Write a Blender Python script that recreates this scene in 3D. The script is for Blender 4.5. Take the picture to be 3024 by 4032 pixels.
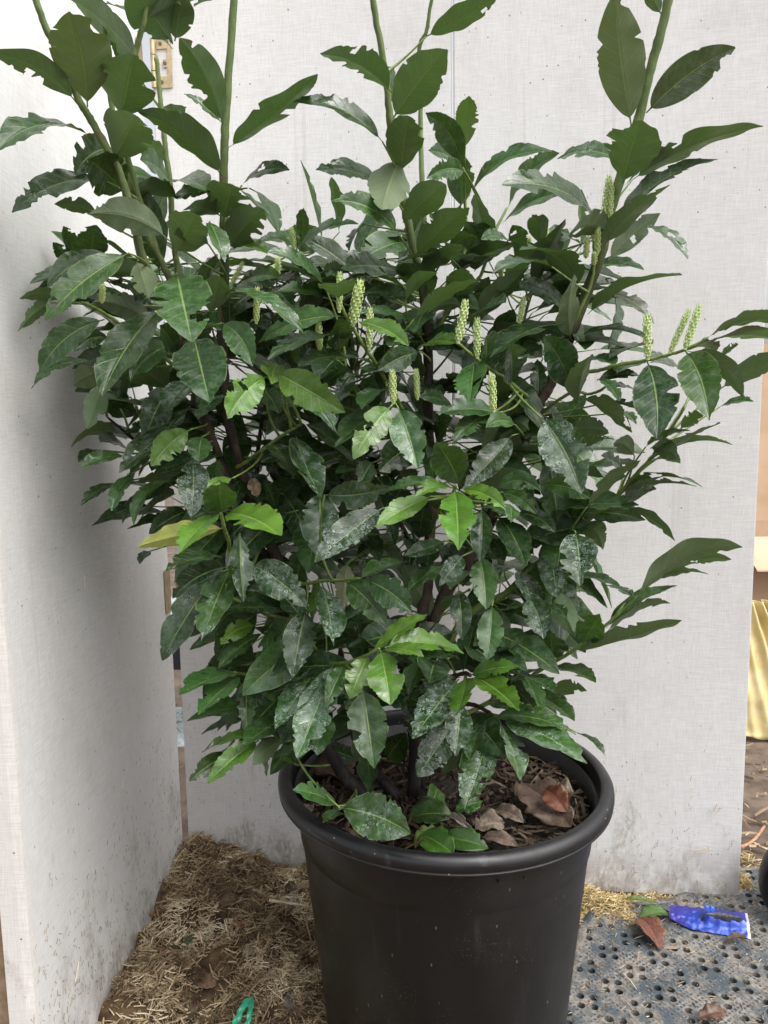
import bpy, bmesh, math, random
import numpy as np
from mathutils import Vector, Matrix

# ------------------------------------------------------------------ camera, world, sun, exposure
sc = bpy.context.scene
for o in list(bpy.data.objects):
    bpy.data.objects.remove(o)
CAMZ = 1.136
PITCH = math.radians(7.0)
ROLL = math.radians(-0.8)
FPX = 3028.0
r0 = np.array([1.0, 0, 0])
fw = np.array([0, math.cos(PITCH), -math.sin(PITCH)])
u0 = np.array([0, math.sin(PITCH), math.cos(PITCH)])
RT = r0 * math.cos(ROLL) + u0 * math.sin(ROLL)
UP = u0 * math.cos(ROLL) - r0 * math.sin(ROLL)
CAM = np.array([0, 0, CAMZ])
cam = bpy.data.cameras.new('camera')
camo = bpy.data.objects.new('camera', cam)
sc.collection.objects.link(camo)
camo.matrix_world = Matrix(((RT[0], UP[0], -fw[0], 0), (RT[1], UP[1], -fw[1], 0), (RT[2], UP[2], -fw[2], CAMZ), (0, 0, 0, 1)))
cam.sensor_fit = 'VERTICAL'
cam.sensor_height = 36
cam.lens = FPX / 4032 * 36
cam.clip_start = 0.05
cam.clip_end = 500
sc.camera = camo

SUN_EL, SUN_AZ = 57.0, 122.0        # azimuth from north (+Y) clockwise: from behind the camera, to its right
world = bpy.data.worlds.new('World')
sc.world = world
world.use_nodes = True
wn = world.node_tree
for n in list(wn.nodes):
    wn.nodes.remove(n)
sky = wn.nodes.new('ShaderNodeTexSky')
sky.sky_type = 'NISHITA'
sky.sun_disc = False
sky.sun_elevation = math.radians(SUN_EL)
sky.sun_rotation = math.radians(SUN_AZ)
sky.air_density = 1.0
sky.dust_density = 6.0
sky.ozone_density = 1.0
hs = wn.nodes.new('ShaderNodeHueSaturation')
hs.inputs['Saturation'].default_value = 0.22
bg = wn.nodes.new('ShaderNodeBackground')
bg.inputs['Strength'].default_value = 0.15
wo = wn.nodes.new('ShaderNodeOutputWorld')
wn.links.new(sky.outputs[0], hs.inputs['Color'])
wn.links.new(hs.outputs[0], bg.inputs['Color'])
wn.links.new(bg.outputs[0], wo.inputs['Surface'])
sl = bpy.data.lights.new('sun', 'SUN')
sl.energy = 0.75
sl.angle = math.radians(65)
sl.color = (1.0, 0.97, 0.93)
so = bpy.data.objects.new('sun', sl)
sc.collection.objects.link(so)
so.rotation_euler = (math.radians(90 - SUN_EL), 0, math.radians(180 - SUN_AZ))
so.rotation_euler = Vector((math.sin(math.radians(SUN_AZ)) * math.cos(math.radians(SUN_EL)), math.cos(math.radians(SUN_AZ)) * math.cos(math.radians(SUN_EL)), math.sin(math.radians(SUN_EL)))).to_track_quat('Z', 'Y').to_euler()
sc.view_settings.view_transform = 'Standard'
sc.view_settings.look = 'None'
sc.view_settings.gamma = 1
sc.view_settings.use_curve_mapping = False
sc.view_settings.exposure = 0.96
sc.cycles.max_bounces = 6
sc.cycles.transparent_max_bounces = 4
sc.cycles.use_denoising = True

# ------------------------------------------------------------------ helpers
rnd = random.Random(7)
rng = np.random.default_rng(11)
COL = sc.collection


def ray(px, py):
    return RT * ((px - 1512) / FPX) - UP * ((py - 2016) / FPX) + fw


def at_y(px, py, Y):
    d = ray(px, py)
    return CAM + d * (Y / d[1])


def ground(px, py, z=0.0):
    d = ray(px, py)
    return CAM + d * ((z - CAMZ) / d[2])


def on_plane(px, py, P, N):
    d = ray(px, py)
    return CAM + d * (np.dot(np.array(P) - CAM, N) / np.dot(d, N))


def tag(o, label=None, cat=None, group=None, kind=None):
    if label: o['label'] = label
    if cat: o['category'] = cat
    if group: o['group'] = group
    if kind: o['kind'] = kind
    return o


def empty(name, loc, label, cat, group=None):
    o = bpy.data.objects.new(name, None)
    COL.objects.link(o)
    o.location = Vector([float(v) for v in loc])
    o.empty_display_size = 0.05
    tag(o, label, cat, group)
    return o


def link(name, me, mat=None, parent=None, loc=None, smooth=False):
    o = bpy.data.objects.new(name, me)
    COL.objects.link(o)
    if mat is not None and not me.materials:
        me.materials.append(mat)
    if loc is not None:
        o.location = Vector([float(v) for v in loc])
    if parent is not None:
        o.parent = parent
        pl = parent.location
        if parent.parent is not None:
            pl = pl + parent.parent.location
        o.location = o.location - pl
    if smooth:
        me.polygons.foreach_set('use_smooth', [True] * len(me.polygons))
    return o


def mesh(name, verts, faces):
    me = bpy.data.meshes.new(name)
    me.from_pydata([tuple(map(float, v)) for v in verts], [], [tuple(int(i) for i in f) for f in faces])
    me.update()
    return me


def obj(name, verts, faces, mat, parent=None, smooth=False):
    """a mesh object given in world coordinates, its origin at the mean of its points"""
    v = np.asarray(verts, float)
    c = v.mean(0)
    return link(name, mesh(name, v - c, faces), mat, parent, c, smooth)


def bm_obj(name, bm, mat, parent=None, smooth=False):
    me = bpy.data.meshes.new(name)
    bm.to_mesh(me)
    bm.free()
    n = len(me.vertices)
    v = np.empty(n * 3)
    me.vertices.foreach_get('co', v)
    v = v.reshape(-1, 3)
    c = v.mean(0)
    me.vertices.foreach_set('co', (v - c).ravel())
    me.update()
    return link(name, me, mat, parent, c, smooth)


def frame(o, x, z=(0, 0, 1)):
    x = np.array(x, float); x /= np.linalg.norm(x)
    z = np.array(z, float); z -= x * np.dot(x, z); z /= np.linalg.norm(z)
    y = np.cross(z, x)
    return np.array([x, y, z])


def box_pts(o, F, a, b):
    """8 corners of a box from a to b in frame F (rows) at origin o"""
    out = []
    for i in (0, 1):
        for j in (0, 1):
            for k in (0, 1):
                l = np.array([(a[0], b[0])[i], (a[1], b[1])[j], (a[2], b[2])[k]])
                out.append(np.array(o) + l @ F)
    return out


BOXF = [(0, 1, 3, 2), (4, 6, 7, 5), (0, 4, 5, 1), (2, 3, 7, 6), (0, 2, 6, 4), (1, 5, 7, 3)]


def catmull(pts, n):
    P = np.array(pts, float)
    if len(P) < 3:
        t = np.linspace(0, 1, n)[:, None]
        return P[0] * (1 - t) + P[-1] * t
    Q = np.vstack([2 * P[0] - P[1], P, 2 * P[-1] - P[-2]])
    out = []
    segs = len(P) - 1
    for k in range(n):
        t = k / (n - 1) * segs
        i = min(int(t), segs - 1)
        t -= i
        a, b, c, d = Q[i], Q[i + 1], Q[i + 2], Q[i + 3]
        out.append(0.5 * ((2 * b) + (-a + c) * t + (2 * a - 5 * b + 4 * c - d) * t * t + (-a + 3 * b - 3 * c + d) * t ** 3))
    return np.array(out)


def tube(path, rad, sides=8, bump=0.0, seed=0):
    """verts, faces of a tube along path with radii rad"""
    P = np.asarray(path, float)
    n = len(P)
    R = np.random.default_rng(seed)
    T = np.gradient(P, axis=0)
    T /= np.linalg.norm(T, axis=1)[:, None] + 1e-9
    ref = np.array([0.31, 0.8, 0.2])
    V, F = [], []
    for i in range(n):
        a = np.cross(T[i], ref); a /= np.linalg.norm(a)
        b = np.cross(T[i], a)
        for s in range(sides):
            th = 2 * math.pi * s / sides
            r = rad[i] * (1 + bump * R.normal())
            V.append(P[i] + (a * math.cos(th) + b * math.sin(th)) * r)
    for i in range(n - 1):
        for s in range(sides):
            F.append((i * sides + s, i * sides + (s + 1) % sides, (i + 1) * sides + (s + 1) % sides, (i + 1) * sides + s))
    F.append(tuple(range(sides))[::-1])
    F.append(tuple((n - 1) * sides + s for s in range(sides)))
    return V, F


class Acc:
    def __init__(s):
        s.v, s.f, s.n = [], [], 0

    def add(s, v, f):
        s.v.extend(v)
        s.f.extend([tuple(i + s.n for i in q) for q in f])
        s.n += len(v)


# ------------------------------------------------------------------ material helpers
def new_mat(name, rough=0.6, spec=0.5):
    m = bpy.data.materials.new(name)
    m.use_nodes = True
    nt = m.node_tree
    b = nt.nodes['Principled BSDF']
    b.inputs['Roughness'].default_value = rough
    b.inputs['Specular IOR Level'].default_value = spec
    return m, nt, b


class N:
    def __init__(s, nt): s.nt = nt

    def node(s, t, **kw):
        n = s.nt.nodes.new(t)
        for k, v in kw.items():
            setattr(n, k, v)
        return n

    def ln(s, a, b): s.nt.links.new(a, b)

    def put(s, x, sock):
        if isinstance(x, (int, float)): sock.default_value = x
        elif isinstance(x, tuple): sock.default_value = x if len(x) == 4 or sock.type == 'VECTOR' else x + (1,)
        else: s.ln(x, sock)

    def math(s, op, a, b=0.0, c=0.0, clamp=False):
        n = s.node('ShaderNodeMath', operation=op, use_clamp=clamp)
        s.put(a, n.inputs[0]); s.put(b, n.inputs[1]); s.put(c, n.inputs[2])
        return n.outputs[0]

    def mix(s, f, a, b, mode='MIX'):
        n = s.node('ShaderNodeMix', data_type='RGBA', blend_type=mode)
        s.put(f, n.inputs[0]); s.put(a, n.inputs[6]); s.put(b, n.inputs[7])
        return n.outputs[2]

    def step(s, x, lo, hi, a=0.0, b=1.0):
        n = s.node('ShaderNodeMapRange', interpolation_type='SMOOTHSTEP')
        s.put(x, n.inputs[0]); s.put(lo, n.inputs[1]); s.put(hi, n.inputs[2]); s.put(a, n.inputs[3]); s.put(b, n.inputs[4])
        return n.outputs[0]

    def noise(s, vec, scale, detail=3, rough=0.55):
        n = s.node('ShaderNodeTexNoise')
        if vec is not None: s.ln(vec, n.inputs['Vector'])
        n.inputs['Scale'].default_value = scale
        n.inputs['Detail'].default_value = detail
        n.inputs['Roughness'].default_value = rough
        return n.outputs[0]

    def vor(s, vec, scale, feature='F1', out='Distance', rnd=1.0):
        n = s.node('ShaderNodeTexVoronoi', feature=feature)
        if vec is not None: s.ln(vec, n.inputs['Vector'])
        n.inputs['Scale'].default_value = scale
        n.inputs['Randomness'].default_value = rnd
        return n.outputs[out]

    def coord(s, which='Object'):
        return s.node('ShaderNodeTexCoord').outputs[which]

    def scale(s, vec, v, loc=(0, 0, 0)):
        n = s.node('ShaderNodeMapping')
        s.ln(vec, n.inputs[0])
        n.inputs['Scale'].default_value = v
        n.inputs['Location'].default_value = loc
        return n.outputs[0]

    def sep(s, vec):
        n = s.node('ShaderNodeSeparateXYZ')
        s.ln(vec, n.inputs[0])
        return n.outputs

    def bump(s, h, strength, dist, b):
        n = s.node('ShaderNodeBump')
        n.inputs['Strength'].default_value = strength
        n.inputs['Distance'].default_value = dist
        s.ln(h, n.inputs['Height'])
        s.ln(n.outputs[0], b.inputs['Normal'])


def noisy_mat(name, c1, c2, scale=20, rough=0.7, bump=0.3, bdist=0.002, spec=0.4, detail=4, stretch=None):
    m, nt, b = new_mat(name, rough, spec)
    g = N(nt)
    co = g.coord()
    if stretch: co = g.scale(co, stretch)
    n = g.noise(co, scale, detail)
    f = g.step(n, 0.35, 0.65)
    g.ln(g.mix(f, c1, c2), b.inputs['Base Color'])
    if bump: g.bump(g.noise(co, scale * 3, 4), bump, bdist, b)
    return m


# leaf: colour from the object colour, UV = (along, across -1..1 mapped to 0..1)
def leaf_material(dead=False):
    m, nt, b = new_mat('dead_leaf' if dead else 'leaf', 0.35, 0.5)
    g = N(nt)
    oi = g.node('ShaderNodeObjectInfo')
    uv = g.sep(g.coord('UV'))
    obc = g.node('ShaderNodeAttribute', attribute_name='pos')   # metres, unrotated leaf coordinates
    co = obc.outputs['Vector']
    u, v = uv[0], uv[1]
    av = g.math('ABSOLUTE', g.math('MULTIPLY_ADD', v, 2.0, -1.0))
    # colour variation over the blade
    n1 = g.noise(co, 38, 3)
    n2 = g.noise(co, 160, 2)
    top = g.mix(g.step(n1, 0.3, 0.7), g.mix(0.62, (0, 0, 0), oi.outputs['Color']), oi.outputs['Color'])
    top = g.mix(g.math('MULTIPLY', g.step(n2, 0.45, 0.75), 0.25), top, (0.16, 0.26, 0.05))
    if dead: top = g.mix(g.step(n2, 0.35, 0.7), g.mix(0.45, (0.02, 0.012, 0.008), oi.outputs['Color']), oi.outputs['Color'])
    vc = g.mix(0.35, oi.outputs['Color'], (0.45, 0.33, 0.22)) if dead else None
    # veins
    lat = g.math('FRACT', g.math('SUBTRACT', g.math('MULTIPLY', u, 9.0), g.math('MULTIPLY', av, 1.5)))
    latd = g.math('ABSOLUTE', g.math('SUBTRACT', lat, 0.5))
    vein = g.step(latd, 0.0, 0.09, 1.0, 0.0)
    mid = g.step(av, g.math('MULTIPLY_ADD', u, -0.025, 0.032), g.math('MULTIPLY_ADD', u, -0.035, 0.062), 1.0, 0.0)
    top = g.mix(g.math('MULTIPLY', vein, 0.18), top, vc if dead else (0.20, 0.30, 0.08))
    top = g.mix(g.math('MULTIPLY', mid, 0.6 if not dead else 0.4), top, vc if dead else (0.26, 0.38, 0.10))
    edge = g.step(av, 0.93, 0.99)
    top = g.mix(g.math('MULTIPLY', edge, 0.35), top, (0.30, 0.38, 0.15))
    # dried water rings and lime film
    spots = oi.outputs['Alpha']
    wob = g.noise(co, 300, 2)
    d = g.math('ADD', g.vor(co, 125), g.math('MULTIPLY', g.math('SUBTRACT', wob, 0.5), 0.25))
    ring = g.math('MULTIPLY', g.step(d, 0.22, 0.32), g.step(d, 0.36, 0.46, 1.0, 0.0))
    d3 = g.math('ADD', g.vor(g.scale(co, (1, 1, 1), (3.3, 1.7, 0.4)), 215), g.math('MULTIPLY', g.math('SUBTRACT', wob, 0.5), 0.4))
    ring = g.math('MULTIPLY', g.math('MAXIMUM', g.math('MULTIPLY', ring, g.step(g.noise(co, 70, 2), .42, .55)), g.math('MULTIPLY', g.math('MULTIPLY', g.step(d3, 0.20, 0.34), g.step(d3, 0.36, 0.50, 1.0, 0.0)), 0.6)), g.step(wob, .25, .6, .35, 1.0))
    d2 = g.vor(co, 330)
    dots = g.step(d2, 0.10, 0.28, 1.0, 0.0)
    thr = g.math('MULTIPLY_ADD', spots, -0.45, 0.78)
    mask = g.step(g.noise(co, 30, 2), thr, g.math('ADD', thr, 0.12))
    film = g.math('MULTIPLY', g.step(g.noise(co, 55, 4), 0.45, 0.75), g.math('MULTIPLY', spots, 0.42))
    wh = g.math('MAXIMUM', g.math('MULTIPLY', g.math('MULTIPLY', ring, mask), 0.95), g.math('MULTIPLY', g.math('MULTIPLY', dots, mask), 0.38))
    wh = g.math('MAXIMUM', wh, film)
    wh = g.math('MULTIPLY', g.math('MULTIPLY', wh, 0.85), g.step(spots, 0.02, 0.15))
    top = g.mix(wh, top, (0.42, 0.50, 0.47))
    # insect marks
    brown = g.math('MULTIPLY', g.step(g.vor(co, 60), 0.05, 0.10, 1.0, 0.0), 0.8)
    top = g.mix(brown, top, (0.10, 0.07, 0.03))
    under = g.mix(0.55, oi.outputs['Color'], (0.19, 0.255, 0.15))
    under = g.mix(g.math('MULTIPLY', vein, 0.30), under, (0.25, 0.33, 0.15))
    under = g.mix(g.math('MULTIPLY', mid, 0.6), under, (0.28, 0.36, 0.14))
    under = g.mix(g.math('MULTIPLY', g.step(n1, 0.3, 0.7), 0.25), under, (0.09, 0.12, 0.04))
    if dead: under = g.mix(0.25, oi.outputs['Color'], (0.20, 0.15, 0.10))
    bf = g.node('ShaderNodeNewGeometry').outputs['Backfacing']
    g.ln(g.mix(bf, top, under), b.inputs['Base Color'])
    wet = g.step(g.noise(co, 20, 4, 0.6), 0.53, 0.56)
    rg = g.math('ADD', g.step(g.noise(co, 24, 3), 0.35, 0.65, 0.26, 0.44), g.math('MULTIPLY', wet, -0.17))
    rg = g.math('ADD', rg, g.math('MULTIPLY', wh, 0.3))
    rg = g.math('ADD', rg, g.math('MULTIPLY', bf, 0.28))
    if dead: rg = g.math('ADD', rg, 0.25)
    g.ln(rg, b.inputs['Roughness'])
    h = g.math('ADD', g.math('MULTIPLY', mid, 0.6), g.math('MULTIPLY', vein, 0.25))
    h = g.math('ADD', h, g.math('MULTIPLY', n1, 1.4))
    h = g.math('ADD', h, g.math('MULTIPLY', g.math('MULTIPLY', dots, mask), g.math('MULTIPLY', spots, 0.8)))
    g.bump(h, 0.45, 0.0016, b)
    tr = g.node('ShaderNodeBsdfTranslucent')
    g.ln(g.mix(0.5, oi.outputs['Color'], (0.14, 0.26, 0.03) if not dead else (0.15, 0.08, 0.04)), tr.inputs['Color'])
    mx = g.node('ShaderNodeMixShader')
    mx.inputs[0].default_value = 0.20
    out = nt.nodes['Material Output']
    g.ln(b.outputs[0], mx.inputs[1]); g.ln(tr.outputs[0], mx.inputs[2]); g.ln(mx.outputs[0], out.inputs['Surface'])
    return m


def panel_material(name, tint, dirt=1.0):
    m, nt, b = new_mat(name, 0.75, 0.25)
    g = N(nt)
    co = g.coord()
    w1 = g.noise(g.scale(co, (900, 900, 35)), 1.0, 2)
    w2 = g.noise(g.scale(co, (30, 30, 700)), 1.0, 2)
    weave = g.math('ADD', g.math('MULTIPLY', w1, 0.5), g.math('MULTIPLY', w2, 0.5))
    base = g.mix(g.step(weave, 0.32, 0.68), tuple(c * 0.87 for c in tint), tuple(min(1, c * 1.09) for c in tint))
    big = g.noise(co, 2.3, 4)
    base = g.mix(g.math('MULTIPLY', g.step(big, 0.4, 0.7), 0.16), base, (0.50, 0.46, 0.44))
    blot = g.noise(g.scale(co, (4, 4, 3), (3, 1, 7)), 1.0, 6, 0.7)
    base = g.mix(g.math('MULTIPLY', g.step(blot, 0.54, 0.66), 0.13), base, (0.40, 0.35, 0.33))
    run = g.noise(g.scale(co, (40, 40, 0.9), (1, 5, 2)), 1.0, 2)
    base = g.mix(g.math('MULTIPLY', g.step(run, 0.66, 0.74), 0.16), base, (0.33, 0.28, 0.25))
    st = g.noise(g.scale(co, (26, 26, 1.6)), 1.0, 3)
    base = g.mix(g.math('MULTIPLY', g.step(st, 0.5, 0.8), 0.10), base, (0.42, 0.38, 0.36))
    z = g.sep(g.node('ShaderNodeNewGeometry').outputs['Position'])[2]
    # splashed dirt near the ground
    low = g.step(z, 0.02, 0.55, 1.0, 0.0)
    sm = g.noise(g.scale(co, (9, 9, 5)), 1.0, 5, 0.65)
    dm = g.math('MULTIPLY', g.step(sm, g.math('MULTIPLY_ADD', low, -0.28, 0.70), g.math('MULTIPLY_ADD', low, -0.20, 0.84)), 0.50 * dirt)
    dm = g.math('MULTIPLY', dm, g.step(g.noise(g.scale(co, (120, 120, 50)), 1.0, 3), 0.35, 0.6, 0.25, 1.2))
    base = g.mix(dm, base, (0.22, 0.16, 0.11))
    vlow = g.math('MULTIPLY', g.step(z, 0.0, 0.16, 1.0, 0.0), g.step(g.noise(co, 30, 4), 0.3, 0.65))
    base = g.mix(g.math('MULTIPLY', vlow, 0.5 * dirt), base, (0.16, 0.11, 0.07))
    # specks
    v1 = g.vor(co, 26)
    sp = g.math('MULTIPLY', g.step(v1, 0.035, 0.06, 1.0, 0.0), 0.75)
    base = g.mix(sp, base, (0.10, 0.08, 0.07))
    v2 = g.vor(g.scale(co, (70, 70, 26)), 1.0)
    sp2 = g.math('MULTIPLY', g.math('MULTIPLY', g.step(v2, 0.05, 0.10, 1.0, 0.0), g.step(g.noise(co, 5, 2), 0.45, 0.6)), 0.55)
    base = g.mix(sp2, base, (0.16, 0.13, 0.11))
    g.ln(base, b.inputs['Base Color'])
    g.bump(weave, 0.5, 0.0006, b)
    return m


M = {}
M['leaf'] = leaf_material()
M['dead'] = leaf_material(True)
M['panel'] = panel_material('panel_linen', (0.69, 0.688, 0.682))
M['band'] = panel_material('panel_edge_linen', (0.72, 0.70, 0.67), 0.8)  # same linen, tinted lighter to paint in the light on the near edge


def simple(name, col, rough=0.6, metal=0.0, spec=0.5):
    m, nt, b = new_mat(name, rough, spec)
    g = N(nt)
    n = g.noise(g.coord(), 60, 3)
    g.ln(g.mix(g.step(n, 0.3, 0.7), tuple(c * 0.8 for c in col), tuple(min(1, c * 1.15) for c in col)), b.inputs['Base Color'])
    b.inputs['Metallic'].default_value = metal
    return m


def bark_material():
    m, nt, b = new_mat('bark', 0.7, 0.35)
    g = N(nt)
    co = g.coord()
    p = g.node('ShaderNodeNewGeometry').outputs['Position']
    z = g.sep(p)[2]
    n = g.noise(g.scale(co, (60, 60, 18)), 1, 5, 0.65)
    old = g.mix(g.step(n, 0.35, 0.65), (0.024, 0.018, 0.015), (0.090, 0.062, 0.046))
    wet = g.mix(g.step(n, 0.45, 0.75), (0.012, 0.010, 0.009), (0.055, 0.045, 0.040))
    c = g.mix(g.step(z, 0.50, 0.72), wet, old)
    green = g.mix(g.step(n, 0.3, 0.7), (0.075, 0.125, 0.035), (0.15, 0.20, 0.07))
    band = g.noise(g.scale(co, (9, 9, 95)), 1, 2)
    green = g.mix(g.math('MULTIPLY', g.step(band, 0.60, 0.68), 0.6), green, (0.13, 0.11, 0.055))
    lent = g.vor(g.scale(co, (260, 260, 120)), 1.0)
    green = g.mix(g.math('MULTIPLY', g.step(lent, 0.10, 0.22, 1.0, 0.0), 0.5), green, (0.24, 0.22, 0.13))
    c = g.mix(g.step(g.math('ADD', z, g.math('MULTIPLY', n, 0.12)), 1.24, 1.60), c, green)
    g.ln(c, b.inputs['Base Color'])
    g.bump(n, 0.7, 0.003, b)
    return m


def twig_material():
    m, nt, b = new_mat('twig', 0.5, 0.4)
    g = N(nt)
    n = g.noise(g.scale(g.coord(), (70, 70, 30)), 1, 3)
    g.ln(g.mix(g.step(n, 0.35, 0.65), (0.11, 0.19, 0.035), (0.20, 0.27, 0.08)), b.inputs['Base Color'])
    return m


M['bark'] = bark_material()
M['twig'] = twig_material()
M['flower'] = noisy_mat('flower_bud', (0.54, 0.70, 0.25), (0.74, 0.84, 0.45), 260, 0.6, 0.2, 0.0005)
M['brass'] = simple('hinge_brass', (0.52, 0.42, 0.25), 0.45, 0.55)
M['screw'] = simple('screw_head', (0.16, 0.12, 0.09), 0.5, 0.6)
M['wood_edge'] = noisy_mat('panel_core', (0.35, 0.25, 0.16), (0.24, 0.16, 0.10), 40, 0.8)


def plastic_black():
    m, nt, b = new_mat('black_plastic', 0.42, 0.45)
    g = N(nt)
    co = g.coord()
    sm = g.noise(g.scale(co, (5, 5, 3)), 1, 4)
    fine = g.noise(co, 240, 2)
    dust = g.math('MULTIPLY', g.step(sm, 0.45, 0.75), 0.16)
    c = g.mix(dust, (0.006, 0.006, 0.006), (0.085, 0.08, 0.072))
    sc_ = g.math('MULTIPLY', g.step(g.vor(g.scale(co, (60, 60, 22)), 1.0), 0.04, 0.10, 1.0, 0.0), 0.6)
    c = g.mix(sc_, c, (0.16, 0.15, 0.14))
    streak = g.math('MULTIPLY', g.step(g.noise(g.scale(co, (30, 30, 2.5)), 1, 3), 0.62, 0.8), 0.12)
    c = g.mix(streak, c, (0.16, 0.15, 0.14))
    scf = g.math('MULTIPLY', g.step(g.noise(g.scale(co, (14, 14, 60)), 1, 4, .7), .60, .72), g.math('MULTIPLY', g.step(g.noise(co, 6, 2), .5, .65), .16))
    c = g.mix(scf, c, (0.20, 0.19, 0.18))
    spl = g.math('MULTIPLY', g.step(g.vor(co, 190), 0.10, 0.20, 1.0, 0.0), g.math('MULTIPLY', g.step(g.noise(co, 12, 3), .50, .68), .42))
    c = g.mix(spl, c, (0.17, 0.14, 0.11))
    g.ln(c, b.inputs['Base Color'])
    g.ln(g.step(sm, 0.3, 0.7, 0.30, 0.50), b.inputs['Roughness'])
    g.bump(g.math('ADD', fine, g.math('MULTIPLY', g.noise(co, 14, 3), 2.0)), 0.25, 0.0007, b)
    return m


def rim_plastic():
    m, nt, b = new_mat('rim_plastic', 0.38, 0.5)
    g = N(nt)
    co = g.coord()
    sm = g.noise(co, 9, 4)
    wear = g.math('MULTIPLY', g.step(g.noise(co, 26, 5, 0.7), 0.56, 0.72), 0.30)
    c = g.mix(wear, (0.008, 0.008, 0.009), (0.11, 0.11, 0.112))
    sp = g.math('MULTIPLY', g.step(g.vor(co, 45), 0.03, 0.07, 1.0, 0.0), 0.8)
    c = g.mix(sp, c, (0.30, 0.30, 0.29))
    g.ln(c, b.inputs['Base Color'])
    g.ln(g.step(sm, 0.3, 0.7, 0.28, 0.55), b.inputs['Roughness'])
    g.bump(g.noise(co, 40, 4), 0.3, 0.001, b)
    return m


M['black'] = plastic_black()
M['rim'] = rim_plastic()


def attr_mat(name, ramp, rough=0.75, spec=0.3):
    """colour picked per face from the attribute 'tone'"""
    m, nt, b = new_mat(name, rough, spec)
    g = N(nt)
    a = g.node('ShaderNodeAttribute', attribute_name='tone')
    r = g.node('ShaderNodeValToRGB')
    g.ln(a.outputs['Fac'], r.inputs[0])
    e = r.color_ramp.elements
    while len(e) < len(ramp):
        e.new(0.5)
    for i, c in enumerate(ramp):
        e[i].position = i / (len(ramp) - 1)
        e[i].color = c + (1,)
    n = g.noise(g.coord(), 300, 2)
    g.ln(g.mix(g.math('MULTIPLY', n, 0.35), r.outputs[0], (0.12, 0.08, 0.04)), b.inputs['Base Color'])
    return m


M['straw_old'] = attr_mat('old_straw', [(0.12, 0.085, 0.05), (0.24, 0.175, 0.10), (0.38, 0.29, 0.175), (0.55, 0.44, 0.28), (0.74, 0.66, 0.48)])
M['straw_gold'] = attr_mat('golden_straw', [(0.26, 0.17, 0.07), (0.44, 0.32, 0.14), (0.60, 0.48, 0.24), (0.76, 0.66, 0.40)])
M['chips'] = attr_mat('litter_chips', [(0.015, 0.010, 0.007), (0.035, 0.024, 0.016), (0.08, 0.055, 0.036), (0.20, 0.155, 0.115)])
M['chips_light'] = attr_mat('light_chips', [(0.10, 0.07, 0.045), (0.20, 0.14, 0.09), (0.38, 0.28, 0.18), (0.55, 0.46, 0.34)])
M['soil'] = noisy_mat('wet_soil', (0.008, 0.006, 0.005), (0.025, 0.018, 0.013), 30, 0.8, 0.8, 0.01)
M['heap'] = noisy_mat('heap_soil', (0.045, 0.030, 0.018), (0.15, 0.10, 0.055), 34, 0.9, 0.9, 0.012, 0.2, 6)
M['ground'] = noisy_mat('bare_soil', (0.085, 0.062, 0.048), (0.16, 0.12, 0.09), 9, 0.85, 0.7, 0.01, 0.3, 7)

# ------------------------------------------------------------------ setting: ground
def grid(x0, x1, y0, y1, nx, ny, fn):
    V, F = [], []
    for j in range(ny + 1):
        for i in range(nx + 1):
            x = x0 + (x1 - x0) * i / nx
            y = y0 + (y1 - y0) * j / ny
            V.append((x, y, fn(x, y)))
    for j in range(ny):
        for i in range(nx):
            a = j * (nx + 1) + i
            F.append((a, a + 1, a + nx + 2, a + nx + 1))
    return V, F


from mathutils import noise as mnoise


def nz(x, y, s, seed=0.0):
    return mnoise.noise(Vector((x * s, y * s, seed)))


def hills(x, y):
    r = math.hypot(x, y - 1.5)
    return -0.006 + (0.006 * nz(x, y, 9) + 0.004 * nz(x, y, 30, 3.0)) * (1 if r < 4 else 0)


# one sheet: fine near the camera, reaching the horizon
xs = list(np.concatenate([[-300, -80, -20, -6], np.linspace(-3, 3, 101), [6, 20, 80, 300]]))
ys = list(np.concatenate([[-300, -80, -20, -6, -2], np.linspace(0, 5, 85), [8, 20, 80, 300]]))
V = [(x, y, hills(x, y)) for y in ys for x in xs]
nx = len(xs)
F = [(j * nx + i, j * nx + i + 1, (j + 1) * nx + i + 1, (j + 1) * nx + i) for j in range(len(ys) - 1) for i in range(nx - 1)]
g_o = link('ground', mesh('ground', V, F), M['ground'], smooth=True)
tag(g_o, 'dark bare soil under the screen, the pot and the mat', kind='structure')

# ------------------------------------------------------------------ folding screen (three linen-faced panels, hinges)
PBOT = 0.004
TH = 0.044
HGT = 2.25
CL = ground(748, 3432, PBOT)      # inner corner, left end of the back panels
CR = ground(2907, 3542, PBOT)     # right end
fx = (CR - CL); LEN = np.linalg.norm(fx[:2]); fx = fx / np.linalg.norm(fx)
nb = np.array([-fx[1], fx[0], 0])  # away from the camera
PB_N = nb
# seam between the two back panels, where the ray through pixel x=1780 meets the plane
SEAM = on_plane(1781, 600, CL, nb)
sx = np.dot(SEAM - CL, fx)
LC = ground(738, 3425, PBOT) + np.array([-0.004, -0.012, 0])
LN = ground(175, 4436, PBOT)      # near bottom corner of the left panel
lx = LC - LN; lx[2] = 0; LL = np.linalg.norm(lx); lx /= LL
nl = np.array([-lx[1], lx[0], 0])  # away from the shrub, to the left
if nl[0] > 0: nl = -nl
LEFT_P, LEFT_N = LN, nl

screen = empty('folding_screen', (float(CL[0]), float(CL[1]), 0), 'tall folding screen of grey linen faced panels standing behind and left of the shrub', 'folding screen')


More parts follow.
